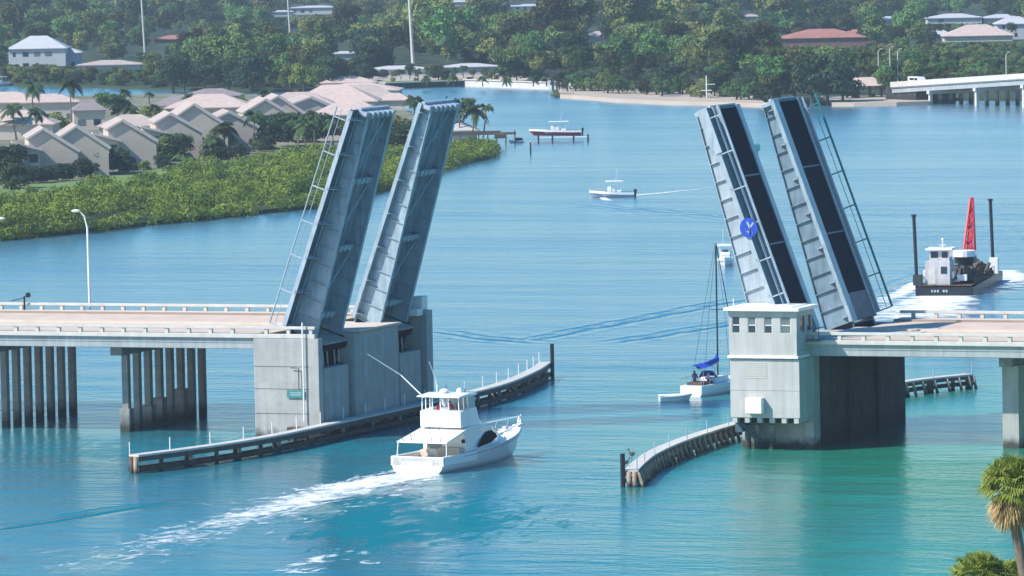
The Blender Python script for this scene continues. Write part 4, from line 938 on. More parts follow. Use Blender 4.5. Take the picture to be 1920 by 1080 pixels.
# ================================================================== BUILDINGS
ROOF_T = mat("tan_roof_tiles", (.42,.34,.30), .85, .12, .8)
ROOF_B = mat("pinkish_roof_tiles", (.50,.39,.34), .85, .12, .8)
ROOF_R = mat("terracotta_roof", (.34,.15,.115), .85, .2, .5)
ROOF_W = mat("white_roof", (.46,.46,.47), .7, .06, .5)
ROOF_G = mat("grey_brown_roof", (.24,.20,.20), .85, .15, .8)
WALL_G = mat("grey_beige_stucco", (.50,.43,.36), .9, .08, .5)
WALL_B = mat("beige_stucco", (.52,.46,.39), .9, .08, .5)
WALL_W = mat("white_wall", (.48,.49,.52), .85, .06, .5)
WALL_R = mat("rose_wall", (.24,.11,.095), .85, .1, .5)
MUN = 'fascia'
FASC = mat("pale_fascia", (.52,.48,.46), .7, .05, .5)
def townhouse(px, py, wl, wr, hap, hl, hr, dep, label, annex=True, wall=WALL_G, roof=ROOF_T, yaw=.14, win=True):
    """gable end towards the bay: apex above px, eaves wl left / wr right"""
    c = G(px, py, .55); r = empty("townhouse", (c.x, c.y, .55), FACE+yaw, label, "townhouse", "townhouses on the peninsula")
    mb = MB(); mb.prism([(-wl,0),(wr,0),(wr,hr),(0,hap),(-wl,hl)], 0, dep); wo = mb.build("wall", wall, r)
    rf = MB(); t = .28; ov = .35
    sl = (hap-hr)/wr; sL = (hap-hl)/wl
    rf.prism([(0,hap+.02),(wr+ov,hr-sl*ov+.02),(wr+ov,hr-sl*ov+t),(0,hap+t)], -.3, dep+.2)
    rf.prism([(0,hap+.02),(0,hap+t),(-wl-ov,hl-sL*ov+t),(-wl-ov,hl-sL*ov+.02)], -.3, dep+.2)
    ro = rf.build("roof", roof, r)
    fa = MB(); fa.bar((0,-.36,hap+.1),(wr+ov,-.36,hr-sl*ov+.1),.12,.55); fa.bar((0,-.36,hap+.1),(-wl-ov,-.36,hl-sL*ov+.1),.12,.35); fa.build("bargeboard", FASC, ro)
    if win:
        MB().box(wr-.001,wr+.04,1.2,2.6,3.0,4.4).box(wr-.001,wr+.04,1.2,2.6,.6,2.4).build("window", 'glass', r)
    if annex:
        a = empty("annex", (0,0,0)); a.parent = r; x0 = -wl-2.6; x1 = -wl+1.6
        MB().prism([(x0,0),(x1,0),(x1,4.9),(x0,6.2)], -3.2, 1.0).build("wall", WALL_B, a)
        MB().prism([(x0-.4,6.25),(x1+.4,4.85),(x1+.4,5.1),(x0-.4,6.5)], -3.6, 1.2).build("roof", ROOF_B, a)
        MB().bar((x0-.4,-3.75,6.4),(x1+.5,-3.75,5.0),.2,.34).build("fascia", FASC, a)
        MB().prism([(x0-1.6,0),(x1-1.9,0),(x1-1.9,1.9),(x0-1.6,3.4)], -5.0, -3.25).build("porch_wall", WALL_G, a)
        MB().bar((x0-1.8,-5.1,3.6),(x1-1.7,-5.1,2.0),.3,.34).build("porch_fascia", FASC, a)
        MB().box(x1-1.7,x1-.25,-3.25,-3.2,2.5,4.3).build("window", 'glass', a); MB().box(x1-1.7,x1-.25,-3.25,-3.2,.2,1.7).build("window", 'glass', a)
        MB().box(x1-1.85,x1+.1,-4.3,-3.26,2.05,2.2).build("balcony", FASC, a)
        rr = MB().box(x1-1.85,x1+.1,-4.3,-4.22,2.2,2.9).build("railing", WALL_G, a)
    return r
TH = [ # apex px, base y, wl, wr, apex, left eave, right eave, depth
 (84,334,2.6,5.8,8.4,6.9,4.6,13,True),(146,331,3.2,5.4,8.6,6.6,4.9,13,False),(232,315,2.6,5.9,8.4,7.0,4.7,14,True),(322,300,2.8,5.7,8.4,6.9,5.0,14,True),
 (366,288,5.0,6.2,9.2,6.0,5.0,16,False),(432,284,4.6,5.2,7.4,5.4,4.6,14,False),(500,270,4.2,5.4,8.6,6.2,5.2,14,False),(524,262,3,6.0,8.6,7.0,4.4,14,False),(585,256,6.0,6.5,7.8,5.8,4.8,16,False)]
THL = ["townhouse nearest the left frame edge with balcony annex","townhouse with a plain grey gable, second from the left","townhouse with a balcony behind the second gable, third from the left",
 "townhouse, fourth gable from the left, with a small balcony beside it","tall townhouse gable behind the fourth one","low townhouse partly hidden by drooping coconut palms","townhouse with chimney-like corner right of the twin palms",
 "townhouse with the steep twin bargeboards, just left of the near leaf","wide low townhouse immediately left of the raised left leaf"]
for (a, lab) in zip(TH, THL): townhouse(*a[:8], lab+", grey beige stucco", annex=a[8])
def house(px, py, wd, dp, h, rh, label, wall=WALL_B, roof=ROOF_T, hip=.7, yaw=0., z=.6, floors=1, name="house", cat="house", group=None):
    c = G(px, py, z); r = empty(name, (c.x, c.y, z), FACE+yaw, label, cat, group)
    x = wd/2; MB().box(-x, x, 0, dp, 0, h).build("wall", wall, r)
    e = .6; hx = x*hip if hip < 1 else x; k = x - (x*(1-hip)); iy = dp/2
    rf = MB(); A = [(-x-e,-e,h-.05),(x+e,-e,h-.05),(x+e,dp+e,h-.05),(-x-e,dp+e,h-.05)]; T = [(-x*(1-hip),iy,h+rh),(x*(1-hip),iy,h+rh)]
    rf.poly([A[0],A[1],T[1],T[0]]).poly([A[1],A[2],T[1]]).poly([A[2],A[3],T[0],T[1]]).poly([A[3],A[0],T[0]]).poly(A[::-1]).box(-x-e,x+e,-e,dp+e,h-.25,h-.06)
    rf.build("roof", roof, r)
    nw = max(2, int(wd/3.2))
    for f in range(floors):
        z0 = f*(h/floors)+.9
        for i in range(nw):
            cx = -x + wd*(i+.5)/nw
            if h-.9 < 1.6 or random.random() < .3: continue
            ww = random.uniform(.4,1.1); MB().box(cx-ww, cx+ww, -.05, .0, z0, z0+1.3).build("window", 'glassg' if random.random()<.5 else 'glass', r)
    return r
PENH = [ # back rows on the peninsula
 (30,262,15,12,3.2,2.6,WALL_B,ROOF_B,"wide pale-roofed house at the left frame edge behind the front row"),
 (10,216,16,12,3.0,2.2,WALL_B,ROOF_B,"pale-roofed house at the left frame edge near the lagoon"),
 (95,232,12,10,4.8,1.6,WALL_B,ROOF_B,"flat pale beige house right of the leaning palms"),
 (168,243,6.5,8,4.2,1.8,WALL_B,ROOF_G,"narrow grey-roofed house in the gap left of the tall slim palm"),
 (245,252,13,8,1.8,2.2,WALL_B,ROOF_T,"low pale house behind the second and third gables"),
 (335,212,13,8,1.8,2.0,WALL_B,ROOF_G,"brown-roofed low house behind the yellow-green shrubs"),
 (392,236,18,14,4.0,2.6,WALL_B,ROOF_B,"house with a broad pale pink roof behind the tall gable"),
 (400,200,14,8,2.6,1.6,WALL_B,ROOF_G,"thin brown roof nearest the lagoon trees"),
 (500,222,15,10,2.2,2.6,WALL_B,ROOF_T,"low tan roof left of the twin bargeboards"),
 (560,232,17,12,3.6,3.0,WALL_B,ROOF_T,"tan hipped roof behind the last front townhouses"),
 (625,212,19,14,2.6,3.6,WALL_B,ROOF_B,"large pinkish hipped roof just above the near left leaf"),
 (690,205,17,14,1.6,3.8,WALL_B,ROOF_T,"tan hipped roof at the right end of the peninsula row"),
 (668,186,20,12,2.2,1.6,WALL_B,ROOF_B,"flat pale pink roof beside the open water, farthest of the peninsula"),
 (655,262,14,12,5,2.6,WALL_B,ROOF_B,"pale house half hidden behind the near left leaf"),
 (738,205,7,8,2.2,1.4,WALL_B,ROOF_B,"small pale building between the two left leaves"),
 (868,262,5.5,4,1.9,1.3,WALL_W,ROOF_W,"small white boathouse at the root of the dock")]
for q in PENH: house(q[0], q[1], q[2], q[3], q[4], q[5], q[8]+", on the peninsula", wall=q[6], roof=q[7], z=.55, yaw=random.uniform(-.1,.12))
# mainland houses
MH = [ # px, base y, w, d, h, rh, wall, roof, floors, label
 (70,132,17,14,6.6,3.6,WALL_W,ROOF_W,2,"big white two storey house with a pale hipped roof across the lagoon"),
 (112,130,12,10,5.0,1.8,WALL_W,ROOF_W,1,"white right wing beside the big hipped house"),
 (205,131,19,10,1.6,1.2,WALL_W,ROOF_T,1,"long low pale roof right of the big white house"),
 (1543,88,27,14,3.0,2.6,WALL_R,ROOF_R,1,"long terracotta-roofed house with rose walls on the wooded hill"),
 (1606,82,9,8,2.8,1.8,WALL_R,ROOF_R,1,"small terracotta-roofed wing right of the long rose house"),
 (1835,78,22,12,2.0,3.4,WALL_B,ROOF_B,1,"pinkish gabled house above the far bridge"),
 (1905,74,12,12,5.2,2.2,WALL_W,ROOF_W,2,"white two storey house at the right frame edge"),
 (1790,46,20,10,2.6,1.4,WALL_W,ROOF_W,1,"long white roof on the upper right above the pinkish house"),
 (1762,74,8,8,1.6,1.6,WALL_W,ROOF_W,1,"small white cottage left of the pinkish house"),
 (1665,48,8,8,2.2,1.2,WALL_W,ROOF_W,1,"small white roof right above the terracotta house"),
 (1880,44,14,10,2.2,1.2,WALL_W,ROOF_W,1,"white flat roof at the upper right near the frame edge"),
 (1745,20,14,10,2.2,1.2,WALL_W,ROOF_W,1,"tiny white roof near the top right"),
 (590,27,22,12,3.2,.8,WALL_W,ROOF_W,1,"long white roof high in the woods left of the tall middle pole"),
 (527,31,10,10,2.2,.6,WALL_W,ROOF_W,1,"short white roof beside the long one high in the woods"),
 (985,22,24,10,2.6,.8,WALL_W,ROOF_W,1,"white roof at the top middle of the woods"),
 (1128,82,11,10,2.6,1.6,WALL_B,ROOF_T,1,"yellowish house with a white corner in the middle of the woods"),
 (325,80,14,8,1.4,1.2,WALL_R,ROOF_R,1,"reddish roof among trees right of the left utility pole"),
 (855,12,18,9,2.2,.8,WALL_W,ROOF_W,1,"faint white roof at the top just right of the tall pole"),
 (1405,40,9,8,2.0,.8,WALL_B,ROOF_T,1,"small pale roof in the woods above the right leaves"),
 (645,112,11,7,2.0,.6,WALL_W,ROOF_W,1,"low white shed roof behind the bright green tree"),
 (745,147,17,6,2.6,.8,WALL_W,ROOF_W,1,"long white park building under the trees behind the lawn"),
 (880,141,16,6,2.4,.8,WALL_W,ROOF_W,1,"white park building right of the tall pole"),
 (652,163,14,8,1.2,1.6,WALL_B,ROOF_B,1,"pale roofed shelter left of the seawall"),]
for q in MH: house(q[0], q[1], q[2], q[3], q[4], q[5], q[9], wall=q[6], roof=q[7], floors=q[8])
def pavilion():
    c = G(1622,183,.85); r = empty("pavilion", (c.x,c.y,.85), FACE, "open beach pavilion with a pale hipped roof on the sandy spit", "pavilion")
    mb = MB()
    for x in (-4,-1.3,1.3,4):
        for y in (0,5): mb.box(x-.15,x+.15,y-.15,y+.15,0,2.7)
    mb.build("posts", 'timber', r)
    A = [(-5.2,-1,2.7),(5.2,-1,2.7),(5.2,6,2.7),(-5.2,6,2.7)]; T = [(-2,2.5,4.6),(2,2.5,4.6)]
    MB().poly([A[0],A[1],T[1],T[0]]).poly([A[1],A[2],T[1]]).poly([A[2],A[3],T[0],T[1]]).poly([A[3],A[0],T[0]]).poly(A[::-1]).build("roof", ROOF_B, r)
    MB().box(-3,-1.5,2,2.8,0,.75).box(1,2.5,2,2.8,0,.75).build("tables", 'timber', r)
pavilion()
def far_bridge():
    a = G(1742,196); e = G(1918,202); d = (e-a); d.z = 0; Lx = d.length; d.normalize()
    r = empty("causeway_bridge", (a.x,a.y,0), math.atan2(d.y, d.x), "low white concrete road bridge at the far right edge", "bridge")
    zt = lambda x: 3.1 + 1.9*x/Lx                  # soffit height, climbing to the right
    X0, X1 = -Lx*.42, Lx*1.6
    def slab(nm, y0, y1, o0, o1, m): MB().prism([(X0,zt(X0)+o0),(X1,zt(X1)+o0),(X1,zt(X1)+o1),(X0,zt(X0)+o1)], y0, y1).build(nm, m, r)
    slab("deck", 0, 12, 1.1, 1.45, 'beam'); slab("roadway", .5, 11.5, 1.45, 1.5, 'road')
    for y in (.3, 3.5, 7.5, 11.2): slab("girder", y, y+.4, 0, 1.1, 'beam')
    slab("parapet", -.15, .12, 1.3, 2.5, 'rail'); slab("parapet", 11.9, 12.15, 1.3, 2.5, 'rail')
    for k in range(4):
        x = Lx*k/2
        MB().box(x-.5,x+.5,-.3,12.2,zt(x)-.75,zt(x)).build("cap_beam", 'rail', r)
        for y in (.4,3.1,5.9,8.7,11.4): MB().box(x-.35,x+.35,y-.35,y+.35,-2,zt(x)-.75).build("pile", 'rail' if y < 1 else 'pile', r)
    MB().box(X0-3,-6,.6,11.4,-1,zt(-6)+1).build("abutment", 'conc_dark', r)
    return r, d, zt, Lx
FB, FBD, FBZ, FBL = far_bridge()
def van():
    xx = -FBL*.33; c = FB.location + FBD*xx + Vector((-FBD.y,FBD.x,0))*4; r = empty("parked_van", (c.x,c.y,FBZ(xx)+1.5), math.atan2(FBD.y,FBD.x), "white van at the left end of the far bridge", "van")
    MB().loft([[(-2.4,0,.4),(2.4,0,.4),(2.4,0,1.1),(1.6,0,1.9),(-2.3,0,1.95)],[(-2.4,1.9,.4),(2.4,1.9,.4),(2.4,1.9,1.1),(1.6,1.9,1.9),(-2.3,1.9,1.95)]]).build("body", 'white', r, bevel=.06)
    MB().box(.4,1.6,-.02,0.001,1.15,1.7).box(-1.6,.2,-.02,0.001,1.15,1.7).build("side_window", 'glass', r)
    for x in (-1.6,1.5): MB().tube([(x,-.05,.36),(x,.2,.36)], .36, 12).build("wheel", 'black', r)
van()
# ------------------------------------------------------------------ poles and lamps
def lamp(px, py_top, Y, zb, label, hx=-1.0, r0=.09):
    t = V(px, py_top, Y); r = empty("street_lamp", (t.x, t.y, zb), FACE, label, "street lamp"); h = t.z - zb
    MB().tube([(0.05,0,0),(0,0,h-1.6),(-.25,0,h-.5),(hx*.75,0,h+.02)], [r0*1.3,r0,r0*.8,r0*.6], 8).build("pole", 'wpaint', r)
    MB().dome((hx-.05,0,h), (.42,.18,.14), 10, 3).build("lamp_head", 'wpaint', r, smooth=True)
lamp(163, 395, 25.3, 8.98, "tall white curved street lamp on the far side of the left span", hx=-.95)
lamp(-17, 410, 25.3, 8.98, "street lamp whose head just shows at the left frame edge", hx=.95)
def gate_signal():
    b = V(46,576,24.2); r = empty("traffic_gate", (b.x,b.y,8.98), FACE, "dark traffic gate arm with signal light on the left span's far walkway", "traffic gate")
    MB().tube([(0,0,0),(0,0,1.25)], .09, 8).build("post", 'black', r); MB().tube([(0,0,1.1),(-1.2,0,.85)], .05, 6).build("arm", 'mach', r)
    MB().tube([(.35,-.1,1.35),(.35,.1,1.35)], .24, 12).tube([(0,0,1.15),(.35,0,1.3)], .05, 6).build("signal", 'black', r)
gate_signal()
def tall_pole(px0, py0, px1, py1, label, r0=.28):
    b = G(px0, py0, .6); r = empty("utility_pole", (b.x,b.y,.6), FACE, label, "utility pole", "tall pale utility poles in the far woods")
    s = SC(b); h = (py0-py1)/s + 4; lean = (px1-px0)/s
    MB().tube([(0,0,0),(lean,0,h)], [r0,r0*.6], 8).build("pole", 'rail', r)
    MB().bar((lean*.95-1.2,0,h*.93),(lean*.95+1.2,0,h*.93),.2).bar((lean*.9-1.0,0,h*.87),(lean*.9+1.0,0,h*.87),.2).build("crossarm", 'conc', r)
tall_pole(776,146,768,-30, "tallest pale utility pole, rising above the lawn and seawall", .5)
tall_pole(272,100,266,-20, "pale utility pole in the woods above the townhouses", .42)
tall_pole(544,64,539,-30, "pale utility pole in the woods above the long white roof", .42)
for i, (px, pt, pb) in enumerate(((1664,92,150),(1686,88,150),(1701,92,148),(1909,98,146))):
    b = G(px, pb+40, 0); b = b + FWD*30; zb = 4.0; bb = Vector((b.x,b.y,zb)); s = SC(bb); hh = (PX(bb)[1]-pt)/s
    r = empty("street_lamp", bb, FACE, "pale street lamp by the far bridge, %s from the left" % ORD[i], "street lamp", "lamps along the far bridge")
    bb0 = 4.3
    MB().tube([(0,0,-3.8),(0,0,hh-.6),(.5,0,hh)], [.16,.12,.08], 6).build("pole", 'rail', r); MB().dome((.75,0,hh), (.4,.15,.12), 8, 3).build("lamp_head", 'rail', r)

# ================================================================== VEGETATION
LEAF = leafmat("leaf_green", (.058,.105,.04), (.145,.22,.06), .8, .35)
LEAF_D = leafmat("leaf_dark", (.022,.048,.03), (.055,.095,.04), .3, .5)
LEAF_M = leafmat("mangrove_leaf", (.055,.115,.02), (.26,.32,.05), .1, .13)
LEAF_Y = leafmat("leaf_yellowgreen", (.10,.16,.03), (.22,.28,.05), .2, .5)
PALM = leafmat("palm_leaf", (.028,.065,.028), (.07,.12,.04), .35, .8)
PALM_N = leafmat("fan_palm_leaf", (.13,.20,.03), (.32,.38,.07), .1, 1.5)
PALM_DRY = mat("dry_palm_leaf", (.38,.27,.12), .9, .3, 2)
def clumps(lobes, per, leaf, seed, squash=1.0, fill=.25):
    """many leaf-sized quads over lobes: (cx,cy,cz,r)"""
    g = np.random.default_rng(seed); V_ = []; 
    for (cx,cy,cz,r) in lobes:
        n_ = max(6, int(per*r*r)); d = g.normal(size=(n_,3)); d /= np.linalg.norm(d,axis=1)[:,None]
        d[:,2] = np.where(d[:,2] < -.35, -d[:,2], d[:,2])
        rad = r*(1 - fill*g.random(n_)**2)*(1+.18*g.normal(size=n_)*.6)
        c = np.array([cx,cy,cz]) + d*rad[:,None]*np.array([1,1,squash])
        nrm = d + g.normal(size=(n_,3))*.55; nrm /= np.linalg.norm(nrm,axis=1)[:,None]
        t = np.cross(nrm, g.normal(size=(n_,3))); t /= np.linalg.norm(t,axis=1)[:,None]; b = np.cross(nrm,t)
        s = leaf*(.6+.8*g.random(n_))[:,None]
        V_.append(np.stack([c-t*s-b*s*.6, c+t*s-b*s*.45, c+t*s*.8+b*s*.6, c-t*s*.7+b*s*.5],1).reshape(-1,3))
    return np.concatenate(V_)
def quadmesh(name, vs, m):
    n_ = len(vs)//4; me = bpy.data.meshes.new(name); me.vertices.add(len(vs)); me.vertices.foreach_set("co", vs.astype(np.float32).ravel())
    me.loops.add(n_*4); me.loops.foreach_set("vertex_index", np.arange(n_*4, dtype=np.int32)); me.polygons.add(n_)
    me.polygons.foreach_set("loop_start", np.arange(0, n_*4, 4, dtype=np.int32)); me.update(calc_edges=True); me.materials.append(m); return me
def crown_lobes(seed, n_=11, R=3.4, H=6.0, z0=3.2):
    g = random.Random(seed); L = [(0,0,z0+H*.45,R*.62)]
    for i in range(n_):
        a = g.uniform(0, 6.28); q = g.uniform(.35, .8)*R; z = z0 + H*g.uniform(.12,.85); k = 1-abs((z-z0)/H-.4)*.7
        L.append((q*math.cos(a)*k, q*math.sin(a)*k, z, g.uniform(.24,.46)*R))
    return L
def trunk_mesh(seed, H=6, R=.28):
    g = random.Random(seed); mb = MB(); mb.tube([(0,0,-.5),(.1,0,H*.35),(.0,.1,H*.7)], [R,R*.75,R*.4], 7)
    for i in range(5):
        a = g.uniform(0,6.28); mb.tube([(0.05,0,H*.35+i*.35),(math.cos(a)*1.6,math.sin(a)*1.6,H*.55+i*.4)], [R*.45,R*.18], 6)
    me = bpy.data.meshes.new("tree_trunk"); me.from_pydata(mb.v, [], mb.f); me.materials.append(M['bark']); return me
CROWNS = [quadmesh("tree_crown", clumps(crown_lobes(s), 62, .24, s, .9), LEAF) for s in range(5)]
CROWNS_D = [quadmesh("dark_crown", clumps(crown_lobes(s+20, 14, 4.2, 5.5, 1.2), 60, .24, s, .8), LEAF_D) for s in range(2)]
CROWNS_Y = [quadmesh("light_crown", clumps(crown_lobes(s+40, 10, 3.0, 4.5, 1.0), 62, .22, s, .9), LEAF_Y) for s in range(2)]
CROWNS_F = [quadmesh('full_crown', clumps(crown_lobes(s+60, 13, 3.2, 5.5, .4), 62, .22, s, .9), LEAF) for s in range(3)]
BUSH = [quadmesh("bush", clumps([(random.uniform(-1.0,1.0),random.uniform(-1.0,1.0),random.uniform(.5,1.3),random.uniform(.6,1.0)) for _ in range(6)], 60, .16, s, .8), LEAF) for s in range(3)]
TRUNKS = [trunk_mesh(s) for s in range(3)]
def tree(loc, sc, rz, kind, label, cat="tree", group=None, name="broadleaf_tree", zs=1.0):
    r = empty(name, loc, rz, label, cat, group); r.scale = (sc, sc, sc*zs)
    c = bpy.data.objects.new("crown", kind); COL.objects.link(c); c.parent = r
    t = bpy.data.objects.new("trunk", random.choice(TRUNKS)); COL.objects.link(t); t.parent = r
    return r
# --- coconut palm
def palm_crown(seed, nf=16, L=3.3, droop=1.0, nl=13):
    g = random.Random(seed); vs = []
    for i in range(nf):
        a = 2*math.pi*i/nf + g.uniform(-.2,.2); el = g.uniform(-.25, 1.05); Lf = L*g.uniform(.8,1.1); prev = None
        for k in range(nl+1):
            t = k/nl; rr = Lf*t*math.cos(el)*(1-.12*t); z = Lf*(math.sin(el)*t - droop*(.62+.3*math.cos(el))*t*t*.8)
            p = Vector((rr*math.cos(a), rr*math.sin(a), z))
            if prev is not None:
                d = (p-prev).normalized(); side = Vector((-math.sin(a), math.cos(a), 0)); ll = .95*math.sin(math.pi*min(.97, .15+.8*t))*(.85+.3*g.random())
                for s in (-1, 1):
                    tip = p + side*s*ll*.8 + d*ll*.35 + Vector((0,0,-ll*.5)); w_ = d*.13
                    vs += [prev-w_, p+w_, tip+w_*.6, tip-w_*.4]
            prev = p
    return np.array([tuple(v) for v in vs])
PCM = [quadmesh("palm_crown", palm_crown(s), PALM) for s in range(4)]
def palm_trunk(h, lean, seed):
    mb = MB(); mb.tube([(lean*(1-(1-t)**1.6)-lean, .0, h*(t-1)) for t in (0,.15,.35,.6,.85,1.0)], [.24,.17,.15,.14,.13,.16], 8)
    me = bpy.data.meshes.new("palm_trunk"); me.from_pydata(mb.v, [], mb.f); me.materials.append(M['trunk']); return me
def palm(px, py_crown, py_base, label, crown=1.0, lean=0.0, group="coconut palms on the peninsula", z=.55):
    b = G(px, py_base, z); s = SC(b); h = (py_base-py_crown)/s; h = max(h, 1.5)
    r = empty("coconut_palm", (b.x,b.y,z), random.uniform(0,.3), label, "palm tree", group)
    t = bpy.data.objects.new("trunk", palm_trunk(h, lean, 0)); COL.objects.link(t); t.parent = r; t.location = (lean,0,h)
    c = bpy.data.objects.new("crown", random.choice(PCM)); COL.objects.link(c); c.parent = r; c.location = (lean,0,h); c.scale = (crown,)*3; c.rotation_euler.z = random.uniform(0,6)
    return r
PALMS = [ # px, crown y, base y, crown scale, lean, label
 (62,158,240,1.15,0,"spreading palm silhouetted on the lagoon at the far left"),(134,155,250,1.05,0,"tall slim palm standing alone against the lagoon"),
 (30,203,262,1.0,-.5,"palm with drooping fronds left of the paired palms"),(64,210,268,1.0,.6,"darker palm right of the drooping one at the left"),
 (196,178,215,.7,0,"small dark palm on the lagoon shore, left of two"),(232,172,212,.7,.2,"small dark palm on the lagoon shore, right of two"),
 (280,176,205,.55,0,"low palm by the end of the lagoon"),(355,180,214,.75,0,"palm above the brown-roofed low house"),(450,185,225,.9,0,"palm above the broad pink roof"),
 (498,172,225,.7,0,"small palm near the mainland trees"),(425,240,290,1.2,-.6,"leaning coconut palm drooping over the low townhouse"),(474,215,285,1.0,.4,"tall coconut palm with a brownish crown in front of a plain gable"),
 (400,262,300,1.0,0,"low palm in front of the tall gable townhouse"),(344,290,322,.8,0,"short palm before the fourth gable"),(590,215,275,.9,0,"palm behind the dark shrubs left of the near leaf"),
 (572,232,283,1.0,.2,"palm with a pale trunk left of the raised leaf"),(560,225,280,.9,-.3,"palm leaning left beside the pale-trunked one"),(624,222,272,.9,0,"palm just touching the near left leaf"),
 (778,187,255,1.0,0,"dark palm showing between the two left leaves"),(885,205,262,1.1,.5,"wind-blown palm at the point right of the far left leaf"),(862,192,262,.9,0,"palm beside the far left leaf tip at the point"),(905,200,262,.7,.8,"outermost palm on the point"),
 (290,200,240,.6,0,"small palm among yellow-green shrubs"),(245,205,245,.9,0,"round-headed palm between pale houses")]
for q in PALMS: palm(q[0], q[1], q[2], q[5], q[3], q[4])
# --- bushes and small trees round the houses
def put(kind, px, py, sc, label, name="shrub", cat="shrub", group=None, z=.5, zs=1.0):
    b = G(px, py, z); r = empty(name, (b.x,b.y,z), random.uniform(0,6), label, cat, group); r.scale = (sc,sc,sc*zs)
    c = bpy.data.objects.new("foliage", kind); COL.objects.link(c); c.parent = r
    m_ = MB().tube([(0,0,-.2),(0,0,.8)], .08, 6); t = bpy.data.objects.new("stem", STEM); COL.objects.link(t); t.parent = r; return r
_s = MB().tube([(0,0,-.2),(0,0,.9)], .08, 6); STEM = bpy.data.meshes.new("stem"); STEM.from_pydata(_s.v, [], _s.f); STEM.materials.append(M['bark'])
for i, (px, py, s, kd, lab) in enumerate((
 (10,345,2.6,'d',"tall dark evergreen mass against the left frame edge"),(30,360,1.8,'d',"dark shrub below the tall mass at the left edge"),(118,345,1.4,'d',"low dark hedge clump before the first townhouses"),(155,340,1.5,'d',"dark hedge clump between the second and third gables"),
 (185,338,1.9,'g',"grey-green rounded shrub before the third townhouse"),(215,330,1.9,'d',"dark shrub under the first balcony right of centre"),(255,320,1.6,'g',"medium shrub at the foot of the third gable"),(290,312,1.9,'g',"leafy shrub before the fourth gable"),(320,308,2.2,'d',"dark broad shrub left of the short palm"),
 (345,310,1.8,'g',"shrub under the short palm"),(370,302,1.7,'d',"dark shrub at the foot of the tall gable"),(405,300,1.5,'d',"dark shrub before the low townhouse"),(432,292,1.2,'g',"low shrub between the palms"),(470,288,1.4,'g',"shrub before the townhouse with the brownish palm"),
 (510,285,2.8,'d',"large dark round tree left of the near leaf"),(540,280,2.7,'d',"second large dark round tree left of the near leaf"),(600,272,2.5,'d',"dark tree behind the near left leaf"),(625,268,2.2,'g',"green tree touching the near left leaf"),
 (100,250,2.0,'y',"yellow-green shrub left of the slim palm"),(118,247,1.6,'y',"yellow-green shrub touching the slim palm trunk"),(205,243,2.6,'g',"round green tree behind the third gable"),(228,242,2.4,'g',"round green tree right of the slim palm"),(262,245,1.8,'y',"yellow-green shrub in the middle of the back gardens"),(290,240,2.3,'y',"bright yellow-green bush before the pink roof"),(308,238,1.8,'y',"yellow bush at the pink roof's left end"),
 (62,350,1.3,'d',"low dark hedge under the first balcony"),(88,348,1.3,'d',"hedge at the foot of the first gable"),(172,342,1.2,'g',"small hedge left of the third gable"),(240,330,1.3,'d',"dark hedge right below the third gable"),(270,325,1.1,'y',"light shrub at the lawn edge below the fourth gable"),(308,322,1.2,'d',"hedge below the fourth gable"),(385,312,1.1,'g',"hedge at the tall gable's lawn edge"),(415,306,1.2,'d',"dark hedge left of the low townhouse"),(448,303,1.2,'d',"dark hedge right of the low townhouse"),(486,297,1.1,'g',"hedge at the lawn's right end"),(495,290,1.6,'d',"dark tree beside the large dark round trees"),(20,375,1.2,'g',"pale green shrub on the left lawn"),(60,372,1.0,'y',"pale shrub above the mangroves at the left"),
 (745,290,2.4,'d',"dark tree between the two left leaves"),(752,275,2.0,'g',"green tree higher between the two left leaves"),(870,250,2.4,'g',"bushy tree at the root of the dock"),(850,262,2.0,'g',"low bush beside the far left leaf"),(660,285,2.2,'g',"bush seen behind the near leaf's railing"))):
    kind = {'d': CROWNS_D[i%2], 'g': CROWNS[i%5], 'y': CROWNS_Y[i%2]}[kd]
    f = {'d': .45, 'g': .42, 'y': .5}[kd]
    put(kind, px, py, s*f, lab, name="garden_tree", cat="tree", z=(-.3 if kd == 'g' else 0), zs=.8)
